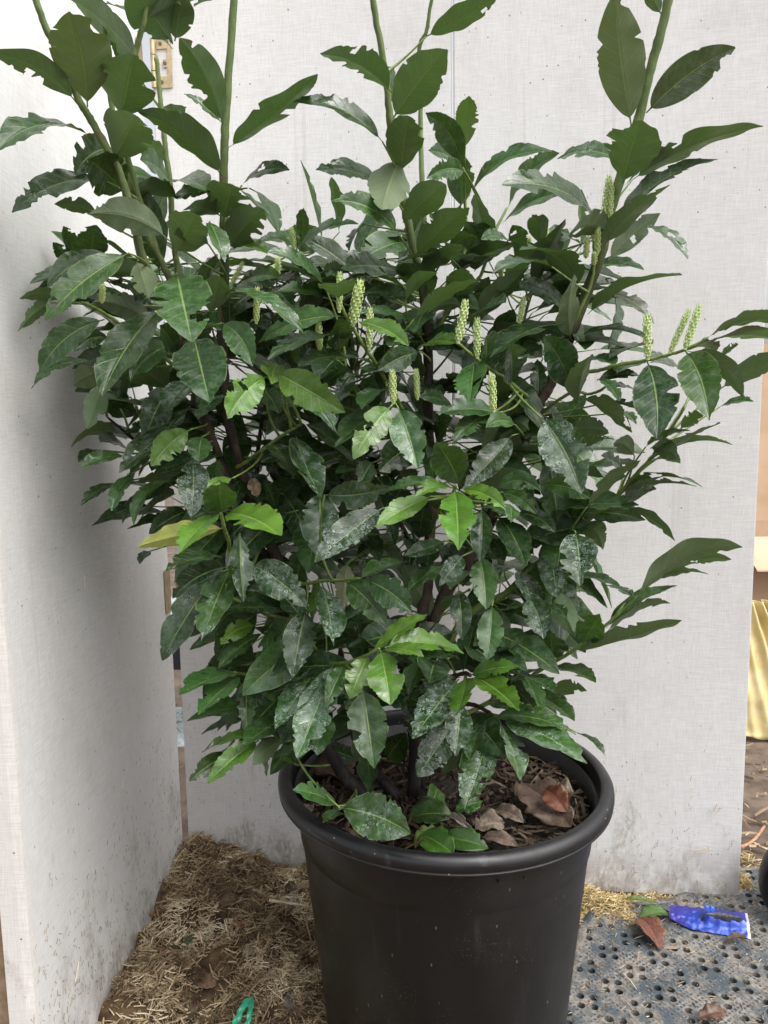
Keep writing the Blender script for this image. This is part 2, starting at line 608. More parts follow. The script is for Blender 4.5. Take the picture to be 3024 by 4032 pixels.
def panel(o, xdir, length, ndir, mat, name='panel', bow=0.009, lean=0.0):
    """a rounded slab: origin o = bottom corner of the visible face, ndir = away from the viewer"""
    bm = bmesh.new()
    nxp, nzp = 14, 30
    up = np.array([0, 0, 1.0]) + ndir * lean
    def P(s, h, d):
        w = bow * math.sin(math.pi * s) * math.sin(math.pi * min(1, h / HGT))
        return Vector(np.array(o) + np.array(xdir) * s * length + up * h + np.array(ndir) * (d + w))
    c = 0.003
    gridv = {}
    for i in range(nxp + 1):
        for j in range(nzp + 1):
            e = 0.0
            gridv[i, j] = bm.verts.new(P(i / nxp, HGT * j / nzp, 0.0))
    for i in range(nxp):
        for j in range(nzp):
            bm.faces.new((gridv[i, j], gridv[i + 1, j], gridv[i + 1, j + 1], gridv[i, j + 1]))
    # back and sides
    r = bmesh.ops.extrude_face_region(bm, geom=bm.faces[:])
    vs = [v for v in r['geom'] if isinstance(v, bmesh.types.BMVert)]
    bmesh.ops.translate(bm, vec=Vector(ndir) * TH, verts=vs)
    bmesh.ops.recalc_face_normals(bm, faces=bm.faces)
    ed = [e for e in bm.edges if e.calc_face_angle(0) > 1.0]
    bmesh.ops.bevel(bm, geom=ed, offset=0.0025, segments=2, affect='EDGES')
    ob = bm_obj(name, bm, mat, screen)
    return ob


p1 = panel(CL, fx, sx - 0.0025, nb, M['panel'], lean=0.0)
tag(p1, 'left of the two back panels, hinged at the inner corner')
p2 = panel(CL + fx * (sx + 0.0025) + nb * 0.003, fx, LEN - sx, nb, M['panel'])
tag(p2, 'right back panel, ending beside the yellow sack')
p3 = panel(LN + lx * 0.0, lx, LL, nl, M['panel'], lean=0.004)
tag(p3, 'left panel, folded towards the viewer')
# frayed cloth band round the left panel's near edge, brighter light painted into its tint
V, F = [], []
nzz = 60
for j in range(nzz + 1):
    h = HGT * j / nzz * 0.999 + 0.001
    wv = 0.0015 * nz(h, 0, 14)
    for d, e in ((-0.0018, 0.010 + 0.004 * nz(h, 1, 25)), (-0.0022, -0.0030 + wv), (0.012, -0.0042), (TH - 0.002, -0.0035), (TH + 0.001, 0.006)):
        V.append(LN + lx * e + np.array([0, 0, 1.0]) * h + nl * (d + 0.004 * h))
for j in range(nzz):
    for k in range(4):
        a = j * 5 + k
        F.append((a, a + 1, a + 6, a + 5))
eb = obj('edge_band', V, F, M['band'], screen)
tag(eb, 'cloth band wrapped round the near edge of the left panel, painted lighter for the light it catches')
# dark wooden edge strip of the next panel folded behind it
Fb = frame(None, lx)
q = LN + nl * (TH + 0.006) + lx * 0.012
obj('panel', box_pts(q, np.array([lx, nl, [0, 0, 1.0]]), (0, 0, 0), (0.30, 0.03, 2.2)), BOXF, M['wood_edge'], screen)['label'] = 'narrow brown edge of a panel folded behind the left one'


def box_obj(name, o, F_, a, b, mat, parent=None, bevel=0.0):
    bm = bmesh.new()
    vs = [bm.verts.new(Vector(p)) for p in box_pts(o, F_, a, b)]
    for f in BOXF:
        bm.faces.new([vs[i] for i in f])
    bmesh.ops.recalc_face_normals(bm, faces=bm.faces)
    if bevel:
        bmesh.ops.bevel(bm, geom=bm.edges[:], offset=bevel, segments=1, affect='EDGES')
    return bm_obj(name, bm, mat, parent)


# hinge in the corner: photo pixels 565..668 x 155..350
def hinge(py0, py1):
    a = on_plane(590, py1, CL, nb) - nb * 0.001
    b = on_plane(590, py0, CL, nb) - nb * 0.001
    h = b[2] - a[2]
    w = np.dot(on_plane(663, py0, CL, nb) - b, fx)
    org = CL + fx * 0.004 - nb * 0.0005
    org = np.array([org[0], org[1], a[2]])
    root_l = np.array([org[0], org[1], a[2] + h / 2])
    he = empty('hinge', root_l, None, None)
    he.parent = screen
    he.location = Vector([float(v) for v in (root_l - np.array(screen.location))])
    FB = np.array([fx, nb, [0, 0, 1.0]])
    # flat leaf as a frame with a window: four bars butted, one with a tongue
    bm = bmesh.new()
    outer = [(0.014, 0.0), (w, 0.0), (w, h), (0.014, h)]
    def bar(x0, x1, z0, z1):
        vs = [bm.verts.new(Vector(p)) for p in box_pts(org, FB, (x0, -0.0022, z0), (x1, -0.0002, z1))]
        for f in BOXF: bm.faces.new([vs[i] for i in f])
    bar(0.010, w, 0.0, h * .24)
    bar(0.010, w, h * .80, h)
    bar(w * .78, w, h * .24, h * .80)
    bar(w * .55, w * .78, h * .42, h * .58)
    bmesh.ops.recalc_face_normals(bm, faces=bm.faces)
    pl = bm_obj('hinge_plate', bm, M['brass'])
    pl.parent = he; pl.location = pl.location - (he.location + screen.location)
    for (fx_, fz) in ((.45, .9), (.66, .5), (.45, .12)):
        c = org + fx * w * fx_ + np.array([0, 0, h * fz]) - nb * 0.0026
        vv, ff = tube([c + nb * 0.001, c - nb * 0.0008, c - nb * 0.0012], [0.0042, 0.0042, 0.003], 10)
        s_ = obj('screw', vv, ff, M['screw'])
        s_.parent = he; s_.location = s_.location - (he.location + screen.location)
    for z0, z1 in ((0.0, .33), (.34, .66), (.67, 1.0)):
        c = org + fx * 0.003 - nb * 0.006
        vv, ff = tube([c + np.array([0, 0, h * z0]), c + np.array([0, 0, h * z1 - 0.0008])], [0.0058, 0.0058], 12)
        s_ = obj('knuckle', vv, ff, M['brass'], smooth=False)
        s_.parent = he; s_.location = s_.location - (he.location + screen.location)
    # the other leaf on the left panel
    o2 = LC - lx * 0.035
    o2 = np.array([o2[0], o2[1], a[2]]) + nl * 0.004 * a[2]
    s_ = box_obj('hinge_plate', o2, np.array([lx, nl, [0, 0, 1.0]]), (0.0, -0.0030, 0.0), (0.033, -0.0008, h * 0.9), M['brass'])
    s_.parent = he; s_.location = s_.location - (he.location + screen.location)
    return he


tag(hinge(158, 352), 'worn brass hinge high in the corner of the screen')
tag(hinge(2215, 2400), 'lower hinge in the corner behind the leaves')

# clutter behind the corner gap
for (py0, py1, c, nm, lb, ct) in ((2440, 2640, (0.02, 0.02, 0.03), 'storage_box', 'dark box seen as a sliver through the gap in the screen', 'box'),
                                  (2930, 3080, (0.03, 0.10, 0.10), 'storage_tub', 'dark teal tub seen as a sliver through the gap in the screen', 'tub')):
    A = at_y(700, py1, 2.6)
    B = at_y(700, py0, 2.6)
    mm = simple(nm, c, 0.5)
    rt = empty(nm, (A[0] - 0.1, 2.7, A[2] if nm == 'storage_box' else A[2]), lb, ct)
    FB = np.eye(3)
    box_obj('side', (A[0] - 0.35, 2.6, A[2]), FB, (0, 0, 0), (0.55, 0.35, (B[2] - A[2]) * 0.9), mm, rt, 0.006)
    box_obj('lid', (A[0] - 0.36, 2.59, A[2] + (B[2] - A[2]) * 0.9), FB, (0, 0, 0.001), (0.57, 0.37, (B[2] - A[2]) * 0.1), simple(nm + '_lid', (0.35, 0.4, 0.4), 0.5), rt, 0.004)

# ------------------------------------------------------------------ straw heap
def heap_h(x, y):
    p = np.array([x, y])
    dl = -float(np.dot(np.array([x, y, 0]) - LN, nl))          # distance in front of the left panel
    db = -float(np.dot(np.array([x, y, 0]) - CL, nb))           # distance in front of the back panels
    dc = math.hypot(x - CL[0] - 0.05, y - CL[1] + 0.05)
    h = 0.060 * math.exp(-(dc / 0.15) ** 2) + 0.018 * math.exp(-max(dl, 0) / 0.14) * min(1, max(0, (y - 1.15) / .4))
    base = 0.020 if x < 0.02 else 0.020 * math.exp(-((x - 0.02) / 0.10) ** 2)
    h += base
    h += 0.030 * nz(x, y, 9, 5) + 0.024 * nz(x, y, 22, 1) + 0.008 * nz(x, y, 48, 2) + .004 * nz(x, y, 110, 6)
    # hollow under the ridge near the corner and a darker hollow at the near end
    h -= 0.050 * math.exp(-((x - CL[0] - 0.10) ** 2 + (y - CL[1] + 0.20) ** 2) / 0.0035)
    h -= 0.030 * math.exp(-((x + 0.36) ** 2 + (y - 1.20) ** 2) / 0.006)
    return h


V, F = grid(-0.72, 0.12, 0.95, 1.95, 120, 140, lambda x, y: heap_h(x, y) - (0.03 if (x > 0.0) else 0.0))
keepF = []
Va = np.array(V)
dl = -((Va - LN) @ nl); db = -((Va - CL) @ nb)
ok = (dl > -0.004) & (db > -0.004)
for f in F:
    if all(ok[i] for i in f): keepF.append(f)
used_ = sorted(set(i for f in keepF for i in f)); mp = {k: i for i, k in enumerate(used_)}
hp = obj('straw_heap', [V[i] for i in used_], [tuple(mp[i] for i in f) for f in keepF], M['heap'], None, True)
tag(hp, 'heap of damp brown straw and dung banked up in the corner of the screen', 'straw heap', kind='stuff')


def bits_obj(name, items, mat, parent=None, thick=0.0007, bend=0.25, seed=1):
    """items: list of (pos, direction, normal, length, width, tone). each piece is a bent strip with thickness"""
    R = np.random.default_rng(seed)
    nV = len(items)
    V = np.zeros((nV * 9, 3)); F = []; tone = []
    for k, (p, d, n, L, w, t) in enumerate(items):
        d = d / np.linalg.norm(d)
        s = np.cross(n, d); s /= np.linalg.norm(s) + 1e-9
        n2 = np.cross(d, s)
        for i, q in enumerate((-0.5, 0.0, 0.5)):
            c = p + d * L * q + n2 * L * bend * 0.15 * (1 - 4 * q * q) * (1 if k % 2 else -1)
            ww = w * (1.0 if i == 1 else 0.75)
            V[k * 9 + i * 3 + 0] = c - s * ww / 2
            V[k * 9 + i * 3 + 1] = c + s * ww / 2
            V[k * 9 + i * 3 + 2] = c + n2 * (thick + w * 0.4)
        b = k * 9
        for i in (0, 1):
            a = b + i * 3
            F += [(a, a + 1, a + 4, a + 3), (a + 1, a + 2, a + 5, a + 4), (a + 2, a, a + 3, a + 5)]
        F += [(b, b + 2, b + 1), (b + 6, b + 7, b + 8)]
        tone += [t] * 8
    c = V.mean(0)
    me = mesh(name, V - c, F)
    at = me.attributes.new('tone', 'FLOAT', 'FACE')
    at.data.foreach_set('value', np.array(tone, dtype=np.float32))
    return link(name, me, mat, parent, c)


def rdir(flat=0.35):
    a = rng.uniform(0, 2 * math.pi)
    return np.array([math.cos(a), math.sin(a), rng.normal() * flat])


items = []
for _ in range(120000):
    if len(items) >= 24000: break
    x = rng.uniform(-0.62, 0.06); y = rng.uniform(1.02, 1.86)
    p = np.array([x, y, 0])
    if -np.dot(p - LN, nl) < 0.003 or -np.dot(p - CL, nb) < 0.004: continue
    dens = nz(x, y, 7, 9) * 0.9 + nz(x, y, 20, 4) * 0.6 + 0.58
    if rng.uniform() > dens: continue
    z = heap_h(x, y) + rng.uniform(0.0, 0.010)
    L = rng.gamma(1.8, 0.0060) + 0.003
    w = rng.uniform(0.0008, 0.0024)
    patch = 0.5 + 1.3 * nz(x, y, 8, 31) + 0.8 * nz(x, y, 24, 12)
    fa = 7 * nz(x, y, 11, 44) + rng.normal() * .55
    dd_ = np.array([math.cos(fa), math.sin(fa), rng.normal() * .5]) if rng.uniform() < .6 else rdir(.5)
    if rng.uniform() < .10: L *= 1.9; w *= 1.5; z += .004
    items.append((np.array([x, y, z]), dd_, np.array([rng.normal() * .3, rng.normal() * .3, 1.0]), min(L, 0.05), w, float(np.clip(0.62 * patch + rng.normal(0.12, 0.24), 0, 1))))
tag(bits_obj('straw_litter', items, M['straw_old']), 'short broken pieces of old straw strewn over the heap', 'straw', kind='stuff')

# fresh golden straw right of the pot and round the end of the back panel
items = []
def gold(cx, cy, rx, ry, n, hh):
    k = 0
    tries = 0
    while k < n and tries < 12 * n:
        tries += 1
        x, y = rng.normal() * rx, rng.normal() * ry
        if abs(x) > 2.2 * rx or abs(y) > 2.2 * ry: continue
        p = np.array([cx + x, cy + y, 0])
        if -np.dot(p - CL, nb) < 0.003 and np.dot(p - CL, fx) < LEN: continue
        z = 0.006 + hh * math.exp(-(x / rx) ** 2 - (y / ry) ** 2) * rng.uniform(0, 1)
        items.append((np.array([p[0], p[1], z]), rdir(0.35), np.array([rng.normal() * .4, rng.normal() * .4, 1.0]), rng.uniform(0.008, 0.030), rng.uniform(0.0009, 0.0019), float(rng.beta(2.4, 1.8))))
        k += 1
for (px, py, rx, ry, n, hh) in ((2300, 3560, .040, .035, 1500, .045), (2400, 3590, .045, .030, 1100, .032), (2470, 3640, .025, .02, 300, .015), (2560, 3540, .05, .012, 160, .006), (2920, 3500, .02, .02, 420, .035), (2930, 3400, .02, .03, 150, .02), (2700, 3560, .08, .010, 140, .004), (2570, 3745, .012, .008, 60, .01), (2290, 3480, .03, .02, 300, .03)):
    c = ground(px, py)
    gold(c[0], c[1], rx, ry, n, hh)
tag(bits_obj('golden_straw', items, M['straw_gold'], seed=3), 'loose fresh golden straw beside the pot at the foot of the screen', 'straw', kind='stuff')

# straw scraps stuck to the panels
items = []
def stick(px, py, P, Nn, L, ang, w, t):
    c = on_plane(px, py, P, Nn)
    if c[2] < 0.01: return
    xd = fx if Nn is nb else lx
    d = xd * math.cos(ang) + np.array([0, 0, 1.0]) * math.sin(ang)
    items.append((c - Nn * 0.0008 * rng.uniform(1.4, 2.6), d, -Nn, L, w, t))
for k in range(520):
    f_ = rng.beta(1.2, 3.2)
    x = rng.uniform(120, 720)
    yb = 3432 + (728 - x) * 1.6
    y = yb - 30 - f_ * 1000
    if y > 4032 or y < 2400: continue
    P0 = LEFT_P
    c = on_plane(x, y, P0, nl)
    items.append((c - nl * 0.0016 + nl * 0.004 * c[2], lx * math.cos(a_ := rng.normal(1.5, .5)) + np.array([0, 0, 1.0]) * math.sin(a_), -nl, rng.uniform(.003, .012), rng.uniform(.0006, .0014), float(rng.uniform(0, .6))))
for k in range(560):
    f_ = rng.beta(1.0, 4.0)
    x = rng.uniform(750, 2900)
    if 1180 < x < 2290: continue
    y = 3432 + (x - 748) * 0.051 - 8 - f_ * 900
    stick(x, y, CL, nb, rng.uniform(.003, .014), rng.normal(1.5, .6), rng.uniform(.0006, .0013), float(rng.uniform(0.05, .75)))
for (x, y, L, a) in ((2850, 3485, .022, 1.0), (2860, 3495, .018, 1.6), (2835, 3475, .016, 2.3), (2755, 3500, .022, 2.0), (2765, 3515, .016, 2.2), (2350, 3325, .016, 1.6), (2435, 3325, .016, .7), (2770, 3345, .025, .1), (2790, 3340, .024, -.2), (2760, 3352, .022, .2), (2735, 3345, .02, .1), (2830, 3190, .022, .8), (2800, 3195, .018, 2.2), (2815, 3180, .02, 1.2), (2720, 3110, .012, .4), (2590, 3240, .012, .6)):
    stick(x, y, CL, nb, L, a, .0017, .8)
for (x, y, L, a) in ((334, 2288, .022, 1.55), (300, 3825, .034, 1.0), (480, 3090, .012, 1.3)):
    c = on_plane(x, y, LEFT_P, nl)
    items.append((c - nl * 0.0022 + nl * 0.004 * c[2], lx * math.cos(a) + np.array([0, 0, 1.0]) * math.sin(a), -nl, L, .002, 1.0))
tag(bits_obj('stuck_straw', items, M['straw_old'], thick=0.0002, bend=0.05, seed=5), 'tiny scraps of straw stuck to the lower faces of the screen', 'straw', kind='stuff')

# chips and litter on the bare soil to the right
items = []
for k in range(1500):
    x = rng.uniform(0.55, 2.3); y = rng.uniform(1.5, 3.4)
    p = np.array([x, y, 0])
    items.append((np.array([x, y, 0.004 + rng.uniform(0, .008)]), rdir(0.2), np.array([rng.normal() * .3, rng.normal() * .3, 1.0]), rng.gamma(2.5, .009) + .006, rng.uniform(.003, .011), float(rng.beta(1.4, 1.6))))
for k in range(500):
    x = rng.uniform(-1.6, -0.5); y = rng.uniform(1.0, 3.0)
    if -np.dot(np.array([x, y, 0]) - LN, nl) > -TH - .04 and y < 1.9: continue
    items.append((np.array([x, y, 0.004 + rng.uniform(0, .008)]), rdir(0.2), np.array([rng.normal() * .3, rng.normal() * .3, 1.0]), rng.gamma(2.5, .009) + .006, rng.uniform(.002, .006), float(rng.beta(1.4, 1.6))))
tag(bits_obj('ground_litter', items, M['chips_light'], seed=8), 'wood chips and plant scraps scattered over the bare soil', 'litter', kind='stuff')
# bits strewn on the rubber mat and beside it
items = []
for k in range(420):
    px = rng.uniform(2120, 3024); py = rng.uniform(3560, 4032)
    c = ground(px, py, 0.014)
    items.append((c + np.array([0, 0, rng.uniform(0, .002)]), rdir(0.1), np.array([0, 0, 1.0]), rng.gamma(2.0, .0035) + .002, rng.uniform(.0008, .0022), float(rng.beta(1.3, 1.3))))
tag(bits_obj('mat_crumbs', items, M['chips_light'], seed=9), 'crumbs of straw and dirt lying on the rubber mat', 'litter', kind='stuff')

# ------------------------------------------------------------------ rubber mat
def mat_material():
    m, nt, b = new_mat('mat_rubber', 0.55, 0.4)
    g = N(nt)
    co = g.coord()
    n = g.noise(co, 11, 5, 0.65)
    n2 = g.noise(co, 60, 4, 0.6)
    d = g.step(g.math('ADD', n, g.math('MULTIPLY', n2, 0.35)), 0.56, 0.80)
    base = g.mix(g.step(n2, 0.3, 0.7), (0.028, 0.041, 0.051), (0.058, 0.076, 0.090))
    dirt = g.mix(g.step(g.noise(co, 150, 3), 0.35, 0.65), (0.15, 0.135, 0.115), (0.26, 0.24, 0.21))
    g.ln(g.mix(d, dirt, base), b.inputs['Base Color'])
    g.bump(n2, 0.5, 0.002, b)
    return m


def stud_material():
    m, nt, b = new_mat('mat_stud_rubber', 0.5, 0.4)
    g = N(nt)
    co = g.coord()
    n = g.noise(co, 40, 4, 0.6)
    g.ln(g.mix(g.step(n, 0.42, 0.66), (0.045, 0.065, 0.095), (0.20, 0.17, 0.14)), b.inputs['Base Color'])
    return m


M['mat'] = mat_material(); M['stud'] = stud_material()
mat_root = empty('rubber_mat', ground(2600, 3850), 'worn blue black rubber mat with round drain holes beside the pot', 'rubber mat')
ZT = 0.013
ang = math.radians(33)
ex = np.array([math.cos(ang), math.sin(ang)]); ey = np.array([-math.sin(ang), math.cos(ang)])
mo = ground(2290, 3640)[:2]
edgeA = ground(2290, 3655)[:2]; edgeB = ground(2190, 4060)[:2]
# outline polygon on the ground
poly = [edgeA, ground(2335, 3590)[:2], ground(2640, 3560)[:2], ground(2900, 3440)[:2], np.array([1.05, 1.80]), np.array([1.25, 1.0]), np.array([0.2, 0.85]), edgeB]


def inside(p):
    c = False
    j = len(poly) - 1
    for i in range(len(poly)):
        a, b_ = poly[i], poly[j]
        if (a[1] > p[1]) != (b_[1] > p[1]) and p[0] < (b_[0] - a[0]) * (p[1] - a[1]) / (b_[1] - a[1]) + a[0]:
            c = not c
        j = i
    return c


CS = 0.0088
holes = {(1, 3), (3, 1), (5, 3), (3, 5)}
A = Acc(); S = Acc()
W = lambda i, j, z: np.array([*(mo + ex * (i * CS) + ey * (j * CS)), z])
hR = random.Random(4)
for I in range(-14, 16):
    for J in range(-16, 16):
        bi, bj = I * 8, J * 8
        cen = mo + ex * ((bi + 4) * CS) + ey * ((bj + 4) * CS)
        if cen[0] > 1.1 or cen[1] < 1.05 or cen[0] < 0.2 or cen[1] > 1.95: continue
        taken = set()
        for (hi, hj) in holes:
            cpt = mo + ex * ((bi + hi + 1) * CS) + ey * ((bj + hj + 1) * CS)
            if not inside(cpt + ex * .016) or not inside(cpt - ex * .016) or not inside(cpt + ey * .016) or not inside(cpt - ey * .016): continue
            plugged = hR.random() < 0.05
            for a in (0, 1):
                for b_ in (0, 1): taken.add((hi + a, hj + b_))
            # octagon hole in a 2x2 block
            r = 0.93
            oc = [(1 + r * math.cos(t), 1 + r * math.sin(t)) for t in [math.pi / 8 + k * math.pi / 4 for k in range(8)]]
            sq = [(2, 1), (2, 2), (1, 2), (0, 2), (0, 1), (0, 0), (1, 0), (2, 0)]
            vs = [W(bi + hi + x, bj + hj + y, ZT) for x, y in sq]
            vo = [W(bi + hi + x, bj + hj + y, ZT - 0.0006) for x, y in oc]
            vb = [W(bi + hi + 1 + (x - 1) * .9, bj + hj + 1 + (y - 1) * .9, ZT - (0.003 if plugged else 0.0125)) for x, y in oc]
            ff = []
            for k in range(8):
                k2 = (k + 1) % 8
                # square ring: sq[k] sits between oc[k-1] and oc[k]
                ff.append((k, k2, 8 + k))
                ff.append((k2, 8 + k2, 8 + k))
                ff.append((8 + k, 8 + k2, 16 + k2, 16 + k))
            if plugged: ff.append(tuple(16 + k for k in range(8)))
            A.add(vs + vo + vb, ff)
        for i in range(8):
            for j in range(8):
                if (i, j) in taken: continue
                c = mo + ex * ((bi + i + .5) * CS) + ey * ((bj + j + .5) * CS)
                if not inside(c): continue
                vs = [W(bi + i + x, bj + j + y, ZT) for x, y in ((0, 0), (1, 0), (1, 1), (0, 1))]
                A.add(vs, [(0, 1, 2, 3)])
                near = any(abs(i - hi - .5) < 1.6 and abs(j - hj - .5) < 1.6 for hi, hj in holes)
                if (i in (0, 7) or j in (0, 7) or nz(c[0], c[1], 6, 3) > 0.0) and not (2 <= i <= 5 and 2 <= j <= 5) and hR.random() < 0.8:
                    a0, a1 = .22, .78
                    t = [W(bi + i + x, bj + j + y, ZT - .0002) for x, y in ((a0, a0), (a1, a0), (a1, a1), (a0, a1))]
                    t2 = [W(bi + i + x, bj + j + y, ZT + .0011) for x, y in ((a0 + .08, a0 + .08), (a1 - .08, a0 + .08), (a1 - .08, a1 - .08), (a0 + .08, a1 - .08))]
                    S.add(t + t2, [(0, 1, 5, 4), (1, 2, 6, 5), (2, 3, 7, 6), (3, 0, 4, 7), (4, 5, 6, 7)])
mt = obj('perforated_sheet', A.v, A.f, M['mat'], mat_root)
tag(mt, kind=None)
tag(obj('small_studs', S.v, S.f, M['stud'], mat_root), kind='stuff')
# bevelled rubber kerb round the mat
V, F = [], []
cm = np.mean(poly, 0)
np_ = len(poly)
pl2 = []
for i in range(np_):
    a, b_ = poly[i], poly[(i + 1) % np_]
    for t in np.linspace(0, 1, 12, endpoint=False): pl2.append(a * (1 - t) + b_ * t)
for p in pl2:
    d = (p - cm) / np.linalg.norm(p - cm)
    V += [(*(p - d * 0.014), ZT + .0012), (*(p + d * 0.001), ZT + .0015), (*(p + d * 0.009), 0.0), (*(p - d * .014), 0.0)]
n_ = len(pl2)
for i in range(n_):
    j = (i + 1) % n_
    for k in range(3):
        F.append((i * 4 + k, j * 4 + k, j * 4 + k + 1, i * 4 + k + 1))
obj('mat_edge', V, F, M['mat'], mat_root, True)

# ------------------------------------------------------------------ leaf mesh builder
def leaf_geo(P0, P1, P2, Wd, width, seed, n=48, fold=0.22, bites=3, holes=0, serr=0.5, petiole=0.06, wav=1.0, big=0.0, tipcut=False):
    """leaf along the bezier P0 P1 P2; Wd = blade side direction at the middle. returns verts, faces, uv, flat coords"""
    R = random.Random(seed)
    cols = 8
    s = np.linspace(0, 1, n + 1)
    C = (1 - s)[:, None] ** 2 * P0 + (2 * s * (1 - s))[:, None] * P1 + (s ** 2)[:, None] * P2
    T = 2 * (1 - s)[:, None] * (P1 - P0) + 2 * s[:, None] * (P2 - P1)
    T /= np.linalg.norm(T, axis=1)[:, None] + 1e-9
    L = float(np.sum(np.linalg.norm(np.diff(C, axis=0), axis=1)))
    q = np.clip((s - petiole) / (1 - petiole), 0, 1)
    ex_ = R.uniform(0.80, 1.05)
    prof = np.sin(np.pi * q ** ex_) ** R.uniform(0.68, 0.85)
    prof = prof * (1 - 0.15 * (q > .9) * (q - .9) * 10)
    prof = np.maximum(prof, 0.0)
    cut = R.uniform(.86, .95) if tipcut else 2
    half = width / 2 * 1.06
    fac = np.ones((2, n + 1))
    bl_ = []
    for b in range(bites):
        sd = R.randrange(2)
        c = 0.22 + 0.76 * R.random() ** 0.7
        if R.random() < 0.36 + big:                 # a big bite made of several mouthfuls
            dp = R.uniform(.28, .72)
            for j in range(R.randint(2, 4)):
                bl_.append((sd, c + R.uniform(-.05, .05), R.uniform(.018, .040), dp * R.uniform(.55, 1.0)))
        else:
            bl_.append((sd, c, R.uniform(0.010, 0.026), R.uniform(.12, .34)))
    for sd, c, hw, dp in bl_:
        x = np.clip(1 - ((q - c) / hw) ** 2, 0, 1)
        fac[sd] = np.minimum(fac[sd], 1 - dp * np.sqrt(x))
    # runs of nibbled serration
    for sd in (0, 1):
        k = 0
        while k <= n:
            run = R.randint(2, 7)
            on = R.random() < serr
            for i in range(k, min(n + 1, k + run)):
                if on and q[i] > .2: fac[sd, i] *= 1 - R.uniform(0.0, 0.06 + 0.12 * q[i] ** 2)
            k += run
    ph = R.uniform(0, 6.28); fr = R.uniform(2.0, 4.5); am = width * 0.035 * wav
    tw = R.uniform(-0.25, 0.25) * wav
    V, UV, FL = [], [], []
    us = np.array([-1, -.72, -.4, -.12, 0.0, .12, .4, .72, 1.0])
    wmin = 0.0011
    for i in range(n + 1):
        a = Wd - T[i] * np.dot(Wd, T[i]); a /= np.linalg.norm(a) + 1e-9
        nn = np.cross(T[i], a)
        t_ = tw * (s[i] - .5) * 2
        a, nn = a * math.cos(t_) + nn * math.sin(t_), nn * math.cos(t_) - a * math.sin(t_)
        hb = half * prof[i]
        if q[i] > cut: hb *= 0.35 + 0.3 * R.random()
        for u in us:
            f = fac[0 if u < 0 else 1, i]
            lim = max(hb * f, wmin)
            off = max(-lim, min(lim, u * max(hb, wmin)))
            uu = off / max(hb, wmin)
            lift = abs(off) * math.sin(fold)
            wv = am * math.sin(fr * 6.28 * q[i] + ph + (1.9 if u < 0 else 0)) * uu * uu * min(1, hb / half * 1.4)
            if abs(u) <= 0.0 and q[i] > 0: rid = -0.0007
            else: rid = 0.0
            V.append(C[i] + a * off * math.cos(fold) + nn * (lift + wv + rid))
            UV.append((float(q[i]), 0.5 + 0.5 * float(uu if abs(uu) <= 1 else math.copysign(1, uu))))
            FL.append((float(s[i] * L), float(off), R.random() * 1e-5))
    hs_ = []
    for h in range(holes):
        hs_.append((R.uniform(.35, .9), R.choice((-1, 1)) * R.uniform(.25, .75), R.uniform(.03, .08), R.uniform(.2, .4)))
    F = []
    m_ = len(us)
    for i in range(n):
        for j in range(m_ - 1):
            cu = (us[j] + us[j + 1]) / 2; cq = (q[i] + q[i + 1]) / 2
            if any(((cq - h[0]) / h[2]) ** 2 + ((cu - h[1]) / h[3]) ** 2 < 1 + 0.5 * math.sin(9 * cq * 6 + cu * 7) for h in hs_): continue
            a = i * m_ + j
            # drop collapsed cells
            if np.linalg.norm(V[a] - V[a + 1]) + np.linalg.norm(V[a + m_] - V[a + m_ + 1]) < 1e-5: continue
            F.append((a, a + m_, a + m_ + 1, a + 1))
    return V, F, UV, FL


def make_leaf_mesh(name, V, F, UV, FL, origin, off):
    me = bpy.data.meshes.new(name)
    me.from_pydata([tuple(v) for v in (np.array(V) - origin)], [], F)
    uvl = me.uv_layers.new(name='UVMap')
    li = np.empty(len(me.loops), dtype=np.int32)
    me.loops.foreach_get('vertex_index', li)
    uvl.data.foreach_set('uv', np.array(UV, dtype=np.float32)[li].ravel())
    at = me.attributes.new('pos', 'FLOAT_VECTOR', 'POINT')
    at.data.foreach_set('vector', (np.array(FL) + off).astype(np.float32).ravel())
    me.polygons.foreach_set('use_smooth', [True] * len(me.polygons))
    me.materials.append(M['leaf'])
    me.update()
    return me


COLS = {'d': (0.020, 0.056, 0.019), 'm': (0.036, 0.100, 0.024), 'y': (0.080, 0.180, 0.018), 'l': (0.62, 0.72, 0.16), 'o': (0.085, 0.115, 0.030), 'g': (0.05, 0.065, 0.045), 'b': (0.12, 0.07, 0.028)}

# ------------------------------------------------------------------ the pot
PC = at_y(1748, 3105, 1.335)
PX, PY = float(PC[0]), 1.335
PH = 0.5
tilt = math.radians(1.3)
pot_loc = (PX, PY, 0.0)
pot = empty('plant_pot', pot_loc, 'big round black plastic plant pot with rolled rim holding the shrub', 'plant pot')


def lathe(name, prof, mat, seg=96, parent=None, ox=0.0, oy=0.0):
    V, F = [], []
    rr = random.Random(3)
    for k in range(seg):
        th = 2 * math.pi * k / seg
        for (r, z) in prof:
            r2 = r * (1 + 0.004 * math.sin(2 * th + 0.6) + 0.002 * math.sin(5 * th))
            x, y = r2 * math.cos(th), r2 * math.sin(th)
            zz = z - x * math.sin(tilt) * (z / PH)
            V.append((PX + ox + x, PY + oy + y, zz))
    m = len(prof)
    for k in range(seg):
        k2 = (k + 1) % seg
        for i in range(m - 1):
            F.append((k * m + i, k2 * m + i, k2 * m + i + 1, k * m + i + 1))
    return obj(name, V, F, mat, parent, True)


